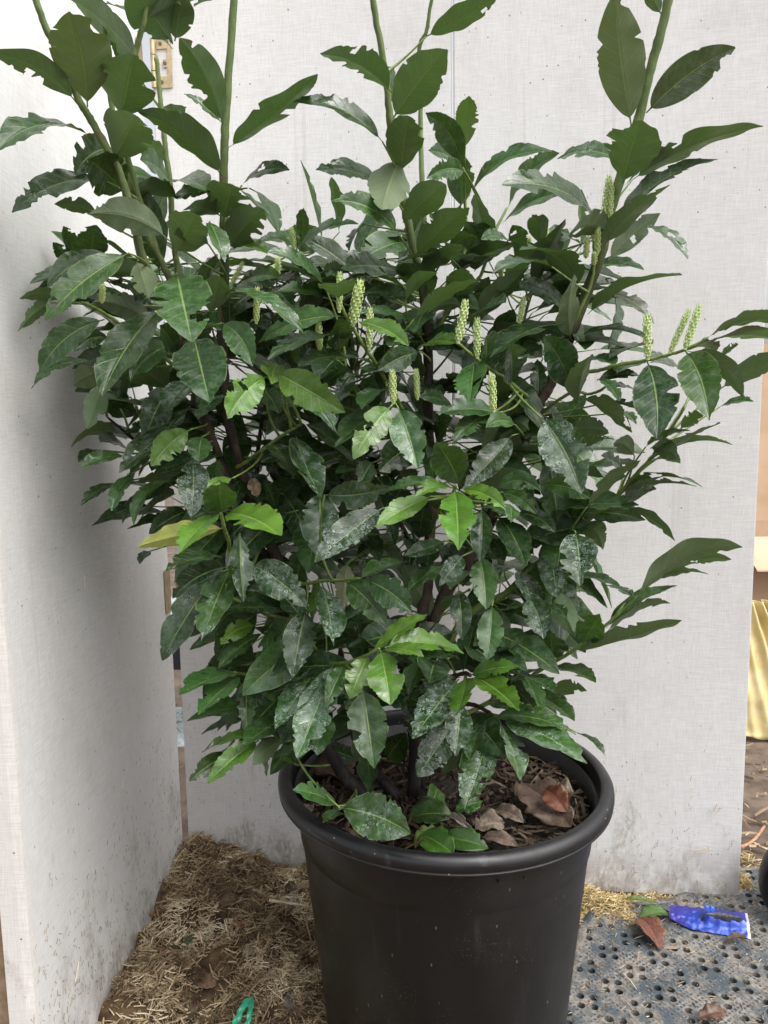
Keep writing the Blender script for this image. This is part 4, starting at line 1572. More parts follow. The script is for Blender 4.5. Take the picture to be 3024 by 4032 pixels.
# stems: (name, material, [(view x, view y, Y)...], radius at foot, radius at top)
STEMS = [
    ('trunk', 'bark', [(893, 1748, 1.335), (897, 1600, 1.335), (893, 1500, 1.34), (908, 1350, 1.35), (925, 1250, 1.36), (930, 1080, 1.37), (926, 900, 1.37), (925, 800, 1.37), (915, 640, 1.35), (885, 500, 1.33), (862, 380, 1.31), (843, 265, 1.29), (832, 155, 1.28), (805, 0, 1.26), (792, -70, 1.25)], .0125, .0042),
    ('branch', 'bark', [(930, 840, 1.40), (924, 600, 1.45), (917, 490, 1.46), (910, 350, 1.47), (908, 225, 1.48), (906, 105, 1.47), (922, 65, 1.46), (934, -20, 1.45)], .006, .003),
    ('trunk', 'bark', [(905, 1700, 1.34), (905, 1500, 1.36), (925, 1370, 1.37), (965, 1280, 1.37), (1010, 1210, 1.36), (1060, 1120, 1.35), (1095, 1025, 1.34), (1140, 930, 1.33), (1165, 870, 1.32), (1198, 810, 1.31), (1230, 730, 1.30), (1265, 640, 1.29), (1298, 545, 1.27), (1320, 450, 1.26), (1345, 370, 1.25), (1378, 262, 1.24), (1400, 170, 1.23), (1430, 60, 1.22), (1450, -30, 1.21)], .0125, .0065),
    ('trunk', 'bark', [(800, 1735, 1.31), (761, 1694, 1.30), (729, 1652, 1.30), (701, 1587, 1.31), (685, 1480, 1.33), (665, 1400, 1.34), (640, 1330, 1.35), (600, 1210, 1.35), (545, 1090, 1.35), (520, 1010, 1.35), (492, 900, 1.34), (483, 800, 1.33), (478, 700, 1.32), (485, 600, 1.31), (484, 480, 1.30), (483, 370, 1.29), (487, 270, 1.28), (493, 170, 1.27), (505, 0, 1.26), (509, -60, 1.26)], .0125, .0052),
    ('trunk', 'bark', [(880, 1745, 1.33), (840, 1700, 1.34), (803, 1655, 1.37), (770, 1600, 1.42), (745, 1500, 1.46), (735, 1400, 1.48)], .0115, .006),
    ('branch', 'bark', [(640, 1330, 1.36), (560, 1180, 1.38), (500, 1050, 1.36), (440, 900, 1.31), (405, 780, 1.27), (360, 660, 1.23), (312, 570, 1.20), (292, 490, 1.19), (270, 410, 1.18), (250, 355, 1.17), (225, 310, 1.16), (197, 260, 1.15), (170, 215, 1.14), (135, 135, 1.12), (95, 50, 1.10), (72, -20, 1.09)], .008, .0042),
    ('branch', 'bark', [(430, 880, 1.33), (400, 700, 1.31), (360, 589, 1.29), (325, 519, 1.27), (290, 420, 1.25), (262, 330, 1.24), (245, 250, 1.23), (230, 150, 1.23), (225, 65, 1.22), (215, -30, 1.22)], .006, .003),
    ('branch', 'bark', [(450, 850, 1.36), (410, 700, 1.36), (385, 590, 1.36), (372, 475, 1.36), (368, 400, 1.36), (357, 320, 1.36), (352, 260, 1.36), (345, 200, 1.36), (337, 118, 1.36)], .006, .0036),
    ('branch', 'bark', [(345, 560, 1.29), (300, 430, 1.25), (262, 260, 1.20), (276, 160, 1.19), (290, 120, 1.19), (310, 48, 1.18), (322, -20, 1.18)], .005, .0036),
    ('branch', 'twig', [(318, -45, 1.20), (345, 8, 1.22), (373, 94, 1.24)], .003, .002),
    ('branch', 'twig', [(940, 720, 1.38), (985, 640, 1.42), (1008, 520, 1.47), (1006, 450, 1.48), (1003, 322, 1.50)], .004, .0022),
    ('branch', 'twig', [(940, 740, 1.36), (949, 709, 1.36), (979, 649, 1.37), (1035, 600, 1.40), (1070, 500, 1.44), (1096, 448, 1.46)], .0042, .0024),
    ('branch', 'twig', [(1156, 872, 1.31), (1117, 839, 1.26), (1080, 811, 1.22), (1054, 794, 1.19), (1024, 771, 1.17), (988, 740, 1.14)], .0035, .0022),
    ('branch', 'twig', [(1215, 800, 1.30), (1250, 803, 1.27), (1289, 801, 1.24), (1332, 789, 1.21), (1407, 776, 1.18), (1479, 756, 1.15), (1531, 728, 1.13)], .0035, .0022),
    ('branch', 'twig', [(930, 1480, 1.36), (1000, 1340, 1.36), (1094, 1281, 1.36), (1139, 1236, 1.36), (1199, 1186, 1.35), (1254, 1136, 1.34), (1289, 1108, 1.33), (1327, 1078, 1.32), (1367, 1033, 1.30), (1407, 990, 1.28), (1427, 958, 1.27), (1457, 915, 1.25), (1479, 880, 1.24)], .007, .002),
    ('branch', 'twig', [(900, 1640, 1.33), (960, 1570, 1.34), (1060, 1515, 1.34), (1118, 1482, 1.33), (1172, 1444, 1.31), (1233, 1409, 1.28), (1283, 1372, 1.26), (1330, 1331, 1.24), (1376, 1288, 1.22)], .005, .0022),
    ('branch', 'twig', [(650, 1445, 1.34), (673, 1432, 1.27), (743, 1432, 1.18), (796, 1414, 1.10), (820, 1400, 1.06)], .0038, .0022),
    ('branch', 'twig', [(615, 1240, 1.34), (649, 1260, 1.27), (694, 1255, 1.22), (744, 1253, 1.18), (778, 1249, 1.15)], .0035, .0022),
    ('branch', 'twig', [(512, 1010, 1.34), (531, 998, 1.31), (589, 955, 1.27), (619, 935, 1.24), (651, 916, 1.22)], .0035, .0022),
    ('branch', 'twig', [(926, 1010, 1.37), (880, 905, 1.32), (820, 799, 1.26), (790, 754, 1.22), (760, 704, 1.19), (728, 645, 1.16)], .004, .0024),
    ('branch', 'twig', [(575, 1150, 1.35), (530, 1250, 1.28), (503, 1225, 1.22), (495, 1173, 1.17), (485, 1143, 1.13), (477, 1106, 1.10)], .0035, .0026),
    ('branch', 'twig', [(638, 1325, 1.35), (624, 1337, 1.33), (564, 1322, 1.27), (500, 1290, 1.18), (488, 1262, 1.14)], .0035, .002),
    ('branch', 'twig', [(702, 1590, 1.31), (660, 1600, 1.26), (612, 1599, 1.22), (572, 1597, 1.19), (549, 1592, 1.17)], .003, .002),
    ('branch', 'twig', [(680, 1470, 1.33), (612, 1454, 1.29), (541, 1457, 1.24), (504, 1452, 1.20)], .003, .002),
    ('branch', 'bark', [(900, 1530, 1.34), (960, 1520, 1.30), (1020, 1522, 1.24), (1048, 1534, 1.21), (1068, 1549, 1.18)], .0045, .003),
    ('branch', 'bark', [(895, 1490, 1.34), (950, 1470, 1.28), (1000, 1455, 1.22), (1017, 1459, 1.17)], .0042, .003),
    ('branch', 'twig', [(930, 1150, 1.36), (950, 1100, 1.28), (978, 1065, 1.18), (984, 1050, 1.12)], .0038, .0024),
    ('branch', 'twig', [(420, 830, 1.30), (330, 750, 1.24), (262, 701, 1.19), (212, 669, 1.15), (175, 652, 1.12)], .0035, .002),
    ('branch', 'twig', [(800, 900, 1.33), (760, 830, 1.28), (740, 790, 1.25), (712, 769, 1.22)], .003, .002),
    ('branch', 'twig', [(1240, 700, 1.29), (1280, 600, 1.27), (1283, 520, 1.26), (1290, 470, 1.26)], .003, .002),
    ('branch', 'twig', [(1160, 900, 1.33), (1230, 850, 1.27), (1280, 850, 1.24), (1330, 822, 1.22)], .003, .002),
    ('branch', 'bark', [(600, 1215, 1.35), (560, 1100, 1.42), (560, 950, 1.46), (600, 760, 1.48), (625, 600, 1.49), (640, 545, 1.50)], .005, .0022),
    ('branch', 'bark', [(925, 1240, 1.37), (850, 1100, 1.44), (790, 950, 1.47), (760, 800, 1.49)], .005, .0022),
    ('branch', 'bark', [(1000, 1215, 1.37), (1060, 1080, 1.44), (1080, 900, 1.48), (1130, 700, 1.50), (1165, 560, 1.50)], .005, .0022),
    ('branch', 'bark', [(640, 1335, 1.37), (500, 1180, 1.42), (400, 1060, 1.42), (300, 960, 1.36), (230, 900, 1.30)], .005, .0022),
]
samples = []
for k, (nm, mt_, pts, ra, rb) in enumerate(STEMS):
    P = [at_y(x * VS, y * VS, Y) for x, y, Y in pts]
    n_s = 8 + 7 * len(pts)
    path = catmull(P, n_s)
    t = np.linspace(0, 1, n_s)
    rad = ra * (1 - t) + rb * t
    # nodes: slight swellings, ends rounded
    rad = rad * (1 + 0.12 * np.maximum(0, np.sin(t * len(pts) * 6.5)) ** 8)
    path = path + np.random.default_rng(k).normal(0, .00035, path.shape)
    rad[-1] *= .5
    vv, ff = tube(path, rad, 10 if ra > .004 else 7, 0.03, k)
    o = obj(nm, vv, ff, M[mt_], shrub, True)
    for p in path: samples.append((p, ra))
SP = np.array([s[0] for s in samples])


def project(p):
    d = p - CAM
    z = d @ fw
    return 1512 + FPX * (d @ RT) / z, 2016 - FPX * (d @ UP) / z


SPx, SPy = project(SP)


def max_y(px, py):
    """deepest Y still in front of both screen faces along this ray"""
    d = ray(px, py)
    best = 1e9
    for P_, N_ in ((LEFT_P, nl), (CL, nb)):
        den = np.dot(d, N_)
        if den > 1e-4:
            t = np.dot(P_ - CAM, N_) / den
            if t > 0: best = min(best, t * d[1])
    return best - 0.022


TILES = {'A': (0, 0, VS), 'P': (0, 0, .9114), 'Q': (1512, 0, .9114), 'V': (0, 1008, .9114), 'W': (1512, 1008, .9114), 'R': (0, 2016, .9114), 'S': (1512, 2016, .9114), 'T': (0, 3024, .9114), 'U': (1512, 3024, .9114),
         'a': (0, 900, .4557), 'b': (756, 900, .4557), 'c': (1512, 900, .4557), 'd': (2268, 900, .4557), 'e': (200, 1600, .4557), 'f': (900, 1600, .4557), 'g': (1600, 1600, .4557), 'h': (2200, 1600, .4557),
         'i': (600, 2300, .4557), 'j': (1200, 2300, .4557), 'k': (1700, 2300, .4557), 'l': (2268, 0, .4557), 'm': (1050, 2800, .844)}

twigs = Acc()


def grow_twig(p, direction, r=0.0016):
    """thin petiole-bearing twig from a leaf foot back to the nearest stem"""
    tgt = p - direction * 0.05 + np.array([0, 0.05, -0.03])
    d = np.linalg.norm(SP - tgt, axis=1) + 0.3 * np.maximum(0, SP[:, 2] - p[2])
    k = int(np.argmin(d))
    q = SP[k]
    L = np.linalg.norm(q - p)
    if L < 0.004: return
    mid = (p + q) / 2 - direction * 0.2 * L + np.array([0, 0.10 * L, -0.10 * L])
    t = np.linspace(0, 1, 8)[:, None]
    path = (1 - t) ** 2 * p + 2 * t * (1 - t) * mid + t ** 2 * q
    vv, ff = tube(path, np.linspace(r * .8, r * 1.6, 8), 5, 0, 1)
    twigs.add(vv, ff)


leafs = []


def build_leaf(P0, P2, wtrue_app, bow_vec, side, seed, spots, colr, kw, app_cos=None):
    mid = (P0 + P2) / 2 + bow_vec
    P1 = 2 * mid - (P0 + P2) / 2
    L = np.linalg.norm(P2 - P0) + 1e-6
    t = (P2 - P0) / L
    v = mid - CAM; v /= np.linalg.norm(v)
    a = np.cross(t, v); a /= np.linalg.norm(a) + 1e-9
    b = np.cross(t, a)
    w_true = max(wtrue_app, 0.34 * L)
    ph = math.acos(min(1.0, wtrue_app / w_true))
    ph = min(ph, math.radians(76))
    best = None
    for sg in (1, -1):
        Wd = a * math.cos(ph) + b * math.sin(ph) * sg
        nn = np.cross(t, Wd)
        if side == 't':
            if np.dot(nn, v) > 0: Wd, nn = -Wd, -nn
        else:
            if np.dot(nn, v) < 0: Wd, nn = -Wd, -nn
        sc_ = nn[2]
        if best is None or sc_ > best[0]: best = (sc_, Wd)
    return leaf_geo(P0, P1, P2, best[1], w_true, seed, **kw), L, w_true


def colour(c, R, spots):
    base = COLS[c]
    k = R.uniform(0.75, 1.25)
    h = R.uniform(-0.12, 0.12)
    return (min(1, base[0] * k * (1 + h)), min(1, base[1] * k), min(1, base[2] * k * (1 - h)), float(spots))


idx = 0
for line in LEAVES.strip().split('\n'):
    f = line.split()
    if len(f) != 11: raise ValueError(line)
    tl = TILES[f[0]]
    bx, by, tx, ty, w, bow = [float(x) for x in f[1:7]]
    layer = float(f[7]); side, colr, spots = f[8], f[9], float(f[10])
    s_ = tl[2]
    bx, by, tx, ty, w, bow = tl[0] + bx * s_, tl[1] + by * s_, tl[0] + tx * s_, tl[1] + ty * s_, w * s_, bow * s_
    R = random.Random(idx * 7 + 3)
    Ym = 1.03 + 0.058 * layer
    # snap the foot to a stem seen at that place
    dd = np.hypot(SPx - bx, SPy - by)
    near = np.where(dd < 42)[0]
    snapped = False
    if len(near):
        best = near[np.argmin(np.abs(SP[near, 1] - Ym) + dd[near] * 0.0015)]
        if abs(SP[best, 1] - Ym) < 0.16:
            Y0 = SP[best, 1] - samples[best][1] * 0.5; snapped = True
    if not snapped: Y0 = Ym + 0.03
    mpx, mpy = (bx + tx) / 2, (by + ty) / 2
    zc = 1.02 * Ym
    Lapp = math.hypot(tx - bx, ty - by) * zc / FPX
    wapp = w * zc / FPX
    dY = 2 * (Y0 - Ym)
    need = wapp / 0.46
    if need > Lapp: dY = max(abs(dY), math.sqrt(need ** 2 - Lapp ** 2))
    dY = max(-0.10, min(0.13, dY))
    Y2 = Y0 - dY
    Y0 = min(Y0, max_y(bx, by)); Y2 = min(Y2, max_y(tx, ty))
    P0 = at_y(bx, by, Y0); P2 = at_y(tx, ty, Y2)
    dx, dy = tx - bx, ty - by
    Lp = math.hypot(dx, dy)
    n1 = np.array([dy, -dx]) / Lp
    if n1[0] * 0.3 - n1[1] < 0: n1 = -n1
    mm = 1.02 * (Y0 + Y2) / 2 / FPX
    bv = (RT * n1[0] - UP * n1[1]) * bow * mm * 1.0
    if side == 't': bv = bv + np.array([0, -0.006, 0.004])
    else: bv = bv + np.array([0, 0.004, 0.006])
    L3 = np.linalg.norm(P2 - P0)
    kw = dict(bites=R.randint(2, 8), holes=1 if R.random() < 0.14 else 0, serr=R.uniform(.2, .75), fold=R.uniform(.10, .34), tipcut=R.random() < .10)
    if side == 'u': kw['bites'] = R.randint(1, 5); kw['serr'] = R.uniform(.05, .3); wapp *= .93
    if colr == 'y': kw['bites'] = R.randint(5, 10); kw['serr'] = .8; kw['big'] = .1
    if 'k' == f[0] and colr == 'y': kw['bites'] = 9
    if spots >= .2 and colr == 'y' and R.random() < .6: kw['holes'] = 1
    (V, F, UV, FL), L, wt = build_leaf(P0, P2, wapp, bv, side, idx, spots, colr, kw)
    if not snapped: grow_twig(P0, (P2 - P0) / (L3 + 1e-6))
    leafs.append((L * wapp, V, F, UV, FL, P0, colour(colr, R, spots), idx, colr))
    idx += 1

# fill: leaves deeper in the crown
fillers = []
R = random.Random(99)
regions = [((150, 560), (1290, 900), 250, 1.33), ((200, 900), (1260, 1150), 200, 1.34), ((400, 1150), (1210, 1330), 95, 1.36), ((540, 1320), (1140, 1560), 95, 1.22), ((480, 500), (1260, 620), 30, 1.42)]
for (a, b, n, y0) in regions:
    for k in range(n):
        x = R.uniform(a[0], b[0]); y = R.uniform(a[1], b[1])
        if 1330 < y and R.random() < .3: continue
        if x < (190 if y < 700 else 250 if y < 900 else 320 if y < 1120 else 480): continue
        if x > 1000 and R.random() < .25: continue
        # gaps where the screen shows through
        if 840 < x < 1010 and 1200 < y < 1350 and R.random() < .6: continue
        if 600 < y < 1000 and x > 1200 and R.random() < .7: continue
        Y = y0 + R.uniform(-0.02, 0.22)
        px, py = x * VS, y * VS
        Y = min(Y, max_y(px, py) - .03)
        P0 = at_y(px, py, Y)
        L = R.uniform(.10, .16)
        out = np.array([P0[0] - PX, -0.05, 0]); out /= np.linalg.norm(out)
        d = out * R.uniform(.2, 1.2) + np.array([R.gauss(0, .6), R.gauss(0, .5) - .3, R.gauss(-.15, .6)])
        d /= np.linalg.norm(d)
        P2 = P0 + d * L
        qx, qy = project(P2)
        if P2[1] > max_y(qx, qy):
            P2 = at_y(qx, qy, max_y(qx, qy))
        mid = (P0 + P2) / 2 + np.array([0, 0, .008])
        up = np.array([R.gauss(0, .5), -0.6 + R.gauss(0, .3), 1.0])
        Wd = np.cross(up, d); Wd /= np.linalg.norm(Wd)
        nn = np.cross(d, Wd)
        if np.dot(nn, up) < 0: Wd = -Wd
        g_ = leaf_geo(P0, 2 * mid - (P0 + P2) / 2, P2, Wd, L * R.uniform(.36, .46), 5000 + k, n=16, bites=3, serr=.6)
        col = 'd' if R.random() < .62 else 'm'
        leafs.append((0.0, *g_, P0, colour(col, R, R.choice((0, .2, .4, .6))), 5000 + len(leafs), col))
        grow_twig(P0, d, 0.0013)

leafs.sort(key=lambda q: -q[0])
mn, mx = None, None
rest = {}
for k, (ar, V, F, UV, FL, P0, col, sd, cc) in enumerate(leafs):
    off = np.array([(sd * 0.37) % 5.0, (sd * 0.71) % 3.0, (sd * 0.13) % 2.0])
    if k < 300:
        me = make_leaf_mesh('leaf', V, F, UV, FL, P0, off)
        o = link('leaf', me, None, shrub, P0)
        o.color = col
        if cc == 'l': o['label'] = 'pale lime underside of a young leaf with a large eaten hole'
    else:
        rest.setdefault('y' if cc in 'yl' else ('m' if cc in 'mo' else 'd'), []).append((V, F, UV, FL, off))
for key, lst in rest.items():
    Vs, Fs, Us, Ls = [], [], [], []
    for (V, F, UV, FL, off) in lst:
        n0 = len(Vs)
        Vs.extend(V); Fs.extend([tuple(i + n0 for i in q) for q in F]); Us.extend(UV); Ls.extend(list(np.array(FL) + off))
    P0 = np.mean(Vs, 0)
    o = link('inner_foliage', make_leaf_mesh('inner_foliage', Vs, Fs, Us, Ls, P0, np.zeros(3)), None, shrub, P0)
    o.color = (*COLS[key], .3)
    o['kind'] = 'stuff'
tw_o = obj('twigs', twigs.v, twigs.f, M['twig'], shrub, True)
tw_o['kind'] = 'stuff'


# flower spikes: a core with overlapping pointed scales
def spike_mesh():
    A_ = Acc()
    vv, ff = tube([(0, 0, 0), (0, 0, .3), (0, 0, .7), (0, 0, .97)], [.045, .065, .06, .02], 8)
    A_.add([np.array(v) for v in vv], ff)
    k = 0
    for ring in range(13):
        z = .05 + ring * .072
        r = .062 * (1 - 0.55 * max(0, (z - .72) / .28) ** 1.3) * (0.75 + .25 * min(1, z / .2))
        for s in range(5):
            th = 2 * math.pi * (s + .5 * (ring % 2)) / 5 + ring * .19
            er = np.array([math.cos(th), math.sin(th), 0]); et = np.array([-math.sin(th), math.cos(th), 0]); ez = np.array([0, 0, 1.0])
            b0 = er * r * .85 + ez * z
            w = r * .74
            pts = [b0 - et * w * .6, b0 + et * w * .6, b0 + er * r * .55 + ez * .045 + et * w * .75, b0 + er * r * .78 + ez * .112, b0 + er * r * .55 + ez * .045 - et * w * .75, b0 + er * r * .95 + ez * .045]
            A_.add(pts, [(0, 1, 5), (1, 2, 5), (2, 3, 5), (3, 4, 5), (4, 0, 5)])
            k += 1
    me = mesh('flower_spike', A_.v, A_.f)
    me.materials.append(M['flower'])
    return me


sm_ = spike_mesh()
for line in FLOWERS.strip().split('\n'):
    f = line.split()
    tl = TILES[f[0]]
    bx, by, tx, ty, w = [float(x) for x in f[1:6]]
    layer = float(f[6])
    s_ = tl[2]
    bx, by, tx, ty, w = tl[0] + bx * s_, tl[1] + by * s_, tl[0] + tx * s_, tl[1] + ty * s_, w * s_
    Ym = 1.03 + 0.058 * layer
    dd = np.hypot(SPx - bx, SPy - by)
    near = np.where(dd < 50)[0]
    if len(near):
        best = near[np.argmin(np.abs(SP[near, 1] - Ym) + dd[near] * .002)]
        if abs(SP[best, 1] - Ym) < .15: Ym = SP[best, 1] - .003
    P0 = at_y(bx, by, Ym - .004); P2 = at_y(tx, ty, Ym - .022)
    L = np.linalg.norm(P2 - P0)
    o = link('flower_spike', sm_, None, shrub, P0)
    z = (P2 - P0) / L
    ww = w * 0.95 * Ym / FPX * rnd.uniform(.92, 1.1)
    q = Vector(z).to_track_quat('Z', 'Y')
    o.rotation_euler = (q @ Vector((0, 0, 1)).rotation_difference(Vector((rnd.gauss(0, .09), rnd.gauss(0, .09), 1)))).to_euler()
    o.scale = (ww / .21, ww / .21, L)
    if not len(near): grow_twig(P0, z, .0016)

# the dried tan scrap of leaf caught on the left stem and the brown leaves caught inside
def fallen(name, P0, P2, up, width, colr, label, cat='leaf', spots=0.0, seed=0, arch=0.01, fold=.3, wav=2.2, bites=3, parent=None, group=None, n=26):
    t = P2 - P0; L = np.linalg.norm(t); t = t / L
    up = np.array(up, float)
    Wd = np.cross(up, t); Wd /= np.linalg.norm(Wd)
    mid = (P0 + P2) / 2 + up / np.linalg.norm(up) * arch
    g_ = leaf_geo(P0, 2 * mid - (P0 + P2) / 2, P2, Wd, width, seed, n=n, fold=fold, bites=bites, serr=.4, wav=wav)
    me = make_leaf_mesh(name, *g_, P0, np.array([seed * .31, .2, .1]))
    if name == 'dead_leaf': me.materials[0] = M['dead']
    o = link(name, me, None, parent, P0)
    o.color = (*colr, spots)
    if label: tag(o, label, cat, group or {'dead_leaf': 'dead fallen leaves', 'green_leaf': 'fallen green leaves', 'leaf_strip': 'dark green leaf strips in the heap'}[name])
    sd = o.modifiers.new('thick', 'SOLIDIFY'); sd.thickness = 0.0006
    return o


BR1, BR2, BR3, TAN, PALE = (0.16, 0.085, 0.05), (0.11, 0.065, 0.038), (0.055, 0.035, 0.022), (0.50, 0.36, 0.22), (0.34, 0.27, 0.21)
fy = lambda x, y, Y: at_y(900 + x * .4557, 1600 + y * .4557, Y)
fallen('dead_leaf', fy(190, 620, 1.30), fy(250, 780, 1.29), (.2, -1, .2), .022, TAN, 'small dried tan scrap of leaf caught on the left stem of the shrub', seed=41, wav=3)
iy = lambda x, y, Y: at_y(600 + x * .4557, 2300 + y * .4557, Y)
fallen('dead_leaf', iy(1190, 180, 1.40), iy(1000, 310, 1.37), (0, -1, .3), .05, BR1, 'curled orange brown dead leaf lodged behind the lower left twigs of the shrub', seed=42)
mp_ = lambda x, y, z: ground(1050 + x * .844, 2800 + y * .844, z)
fallen('dead_leaf', mp_(250, 190, .47), mp_(380, 340, .45), (0, -.6, 1), .09, BR1, 'orange brown dead leaf lying in the pot behind the left stem', seed=43)
fallen('dead_leaf', mp_(1180, 330, .47), mp_(1420, 540, .455), (.1, -.8, 1), .10, (0.12, 0.075, 0.050), 'large brown dead leaf lying against the right wall inside the pot', seed=44, wav=2.5)
fallen('dead_leaf', mp_(1300, 360, .49), mp_(1400, 470, .47), (-.4, -.8, 1), .045, (0.22, 0.07, 0.035), 'small red brown dead leaf on top of the large brown one in the pot', seed=45)
fallen('dead_leaf', mp_(1110, 520, .455), mp_(970, 560, .452), (0, -.7, 1), .042, PALE, 'pale crumpled dead leaf on the soil near the front right of the pot', seed=46, wav=4, fold=.6)
fallen('dead_leaf', mp_(840, 490, .47), mp_(960, 560, .455), (0, -.8, 1), .022, (0.40, 0.34, 0.30), 'narrow grey curled dead leaf in the middle of the pot', seed=47, fold=.9)
fallen('dead_leaf', mp_(1000, 590, .452), mp_(1170, 630, .45), (0, -.6, 1), .024, (0.26, 0.19, 0.14), 'long brown dead leaf strip at the front of the pot soil', seed=48, fold=.5)
fallen('dead_leaf', mp_(1060, 460, .46), mp_(1200, 520, .455), (0, -.6, 1), .030, (0.20, 0.15, 0.115), 'weathered brown strip of bark leaf behind the pale crumpled one', seed=49, fold=.4)
fallen('dead_leaf', mp_(930, 660, .448), mp_(850, 620, .446), (0, -.5, 1), .03, BR2, 'brown dead leaf tucked against the front inner wall of the pot', seed=50)
fallen('dead_leaf', mp_(210, 440, .46), mp_(180, 490, .45), (0, -.6, 1), .02, PALE, 'tiny curled pale leaf by the left inner wall of the pot', seed=51, wav=3)
fallen('green_leaf', mp_(710, 575, .462), mp_(872, 668, .46), (0, -.7, 1), .050, (0.06, 0.17, 0.02), 'bright green fallen leaf leaning at the front inner rim of the pot', seed=52, wav=.8)
fallen('green_leaf', mp_(800, 590, .465), mp_(1035, 640, .46), (0.1, -.7, 1), .040, (0.045, 0.12, 0.02), 'two tone green fallen leaf right of the bright one in the pot', seed=53, wav=1, bites=4)
fallen('green_leaf', mp_(880, 490, .452), mp_(660, 500, .45), (0, -.4, 1), .055, (0.035, 0.085, 0.018), 'dark green fallen leaf lying flat by the foot of the main stem', seed=54, wav=1)
fallen('green_leaf', mp_(790, 350, .47), mp_(750, 460, .455), (.5, -.8, .6), .04, (0.06, 0.16, 0.02), 'green fallen leaf standing upright right of the main stem', seed=55, wav=.8)
fallen('green_leaf', mp_(1010, 420, .46), mp_(880, 470, .455), (0, -.7, .7), .03, (0.04, 0.12, 0.02), 'narrow green fallen leaf under the hanging tip in the pot', seed=56)
fallen('green_leaf', mp_(690, 640, .452), mp_(800, 545, .45), (0, -.5, 1), .028, (0.12, 0.19, 0.03), 'yellow green fallen leaf beneath the bright one in the pot', seed=57)

# on the ground at the right
fallen('dead_leaf', ground(2515, 3610, .022), ground(2600, 3740, .018), (.1, -.2, 1), .058, (0.21, 0.075, 0.045), 'red brown dead leaf lying on the straw at the edge of the rubber mat', seed=60, arch=.012, wav=1.2, bites=2)
fallen('green_leaf', ground(2510, 3625, .016), ground(2635, 3600, .02), (0, .1, 1), .045, (0.09, 0.17, 0.045), 'dull green leaf between the red brown leaf and the blue wrapper', seed=61, wav=1)
fallen('green_leaf', ground(2450, 3540, .03), ground(2590, 3556, .02), (0, -.5, 1), .014, (0.12, 0.15, 0.02), 'thin olive leaf lying along the foot of the screen', seed=62)
fallen('dead_leaf', ground(2850, 3715, .016), ground(2940, 3690, .02), (0, -.3, 1), .018, BR2, 'curled brown dead leaf just under the blue wrapper', seed=63, fold=.7)
fallen('dead_leaf', ground(2745, 4015, .02), ground(2860, 3985, .02), (0, -.3, 1), .03, BR1, 'crumpled brown dead leaf at the bottom edge on the rubber mat', seed=64, wav=4)

# twigs lying about
def stick_obj(name, pts, r0_, r1_, mat, label, cat='twig'):
    # loose twig, one of the 'dry twigs' group
    path = catmull(pts, 14)
    vv, ff = tube(path, np.linspace(r0_, r1_, 14), 7, .12, 5)
    return tag(obj(name, vv, ff, mat, None, True), label, cat, 'dry twigs lying about')


M['pale_wood'] = noisy_mat('pale_twig', (0.45, 0.36, 0.25), (0.62, 0.52, 0.40), 90, .8)
M['red_wood'] = noisy_mat('reddish_twig', (0.30, 0.15, 0.09), (0.48, 0.28, 0.17), 90, .8)
stick_obj('dry_twig', [ground(1060, 3545, .075), ground(1130, 3555, .072), ground(1215, 3568, .06)], .0035, .0026, M['pale_wood'], 'pale dry twig poking out of the straw heap towards the pot')
stick_obj('dry_twig', [ground(2915, 3338, .012), ground(2965, 3310, .012), ground(3010, 3255, .02)], .0045, .004, M['red_wood'], 'reddish bent twig on the soil right of the screen')
stick_obj('dry_twig', [ground(2965, 3318, .010), ground(3020, 3345, .010), ground(3060, 3350, .01)], .003, .002, M['pale_wood'], 'thin pale twig crossing the reddish one')
stick_obj('dry_twig', [ground(2450, 3830, .019), ground(2480, 3860, .019), ground(2506, 3893, .018)], .0013, .001, M['pale_wood'], 'short straw coloured stalk on the rubber mat')

# torn green plastic ribbon on the heap
def strip_obj(name, pts, width, up, mat, label, cat, seed=0):
    path = catmull(pts, 26)
    T = np.gradient(path, axis=0); T /= np.linalg.norm(T, axis=1)[:, None]
    V, F = [], []
    R_ = random.Random(seed)
    for i in range(26):
        s1 = np.cross(np.array(up), T[i]); s1 /= np.linalg.norm(s1)
        nn = np.cross(T[i], s1)
        for u in (-1, -.4, .3, 1):
            V.append(path[i] + s1 * u * width / 2 * (1 - .35 * R_.random() * abs(u)) * min(1, (i + 2) / 6) + nn * (.0022 * math.sin(i * .9 + u * 2)))
    for i in range(25):
        for k in range(3):
            a = i * 4 + k
            F.append((a, a + 1, a + 5, a + 4))
    o = obj(name, V, F, mat, None, True)
    o.modifiers.new('thick', 'SOLIDIFY').thickness = .0005
    return tag(o, label, cat) if label else o


M['green_plastic'] = simple('green_plastic', (0.03, 0.30, 0.17), .3)
rib = strip_obj('plastic_strip', [ground(995, 3925, .055), ground(960, 3960, .062), ground(935, 4010, .055), ground(915, 4060, .05)], .016, (0, -.4, 1), M['green_plastic'], 'torn piece of shiny green plastic on the straw heap', 'plastic strip', 2)
r2 = strip_obj('torn_end', [ground(995, 3935, .056), ground(985, 3980, .060), ground(975, 4030, .052), ground(960, 4060, .05)], .012, (0, -.4, 1), M['green_plastic'], None, None, 3)
r2.parent = rib; r2.location = r2.location - rib.location
for a_, b_, lb in (((770, 3600), (715, 3650), 'dark green strip of old leaf half buried near the top of the heap'), ((700, 3640), (665, 3690), 'short dark green strip of leaf lower on the heap beside the left panel')):
    A1 = ground(*a_, .07); B1 = ground(*b_, .065)
    A1[2] = heap_h(A1[0], A1[1]) + .008; B1[2] = heap_h(B1[0], B1[1]) + .006
    fallen('leaf_strip', A1, B1, (0, -.4, 1), .014, (0.03, 0.07, 0.02), lb, seed=70)
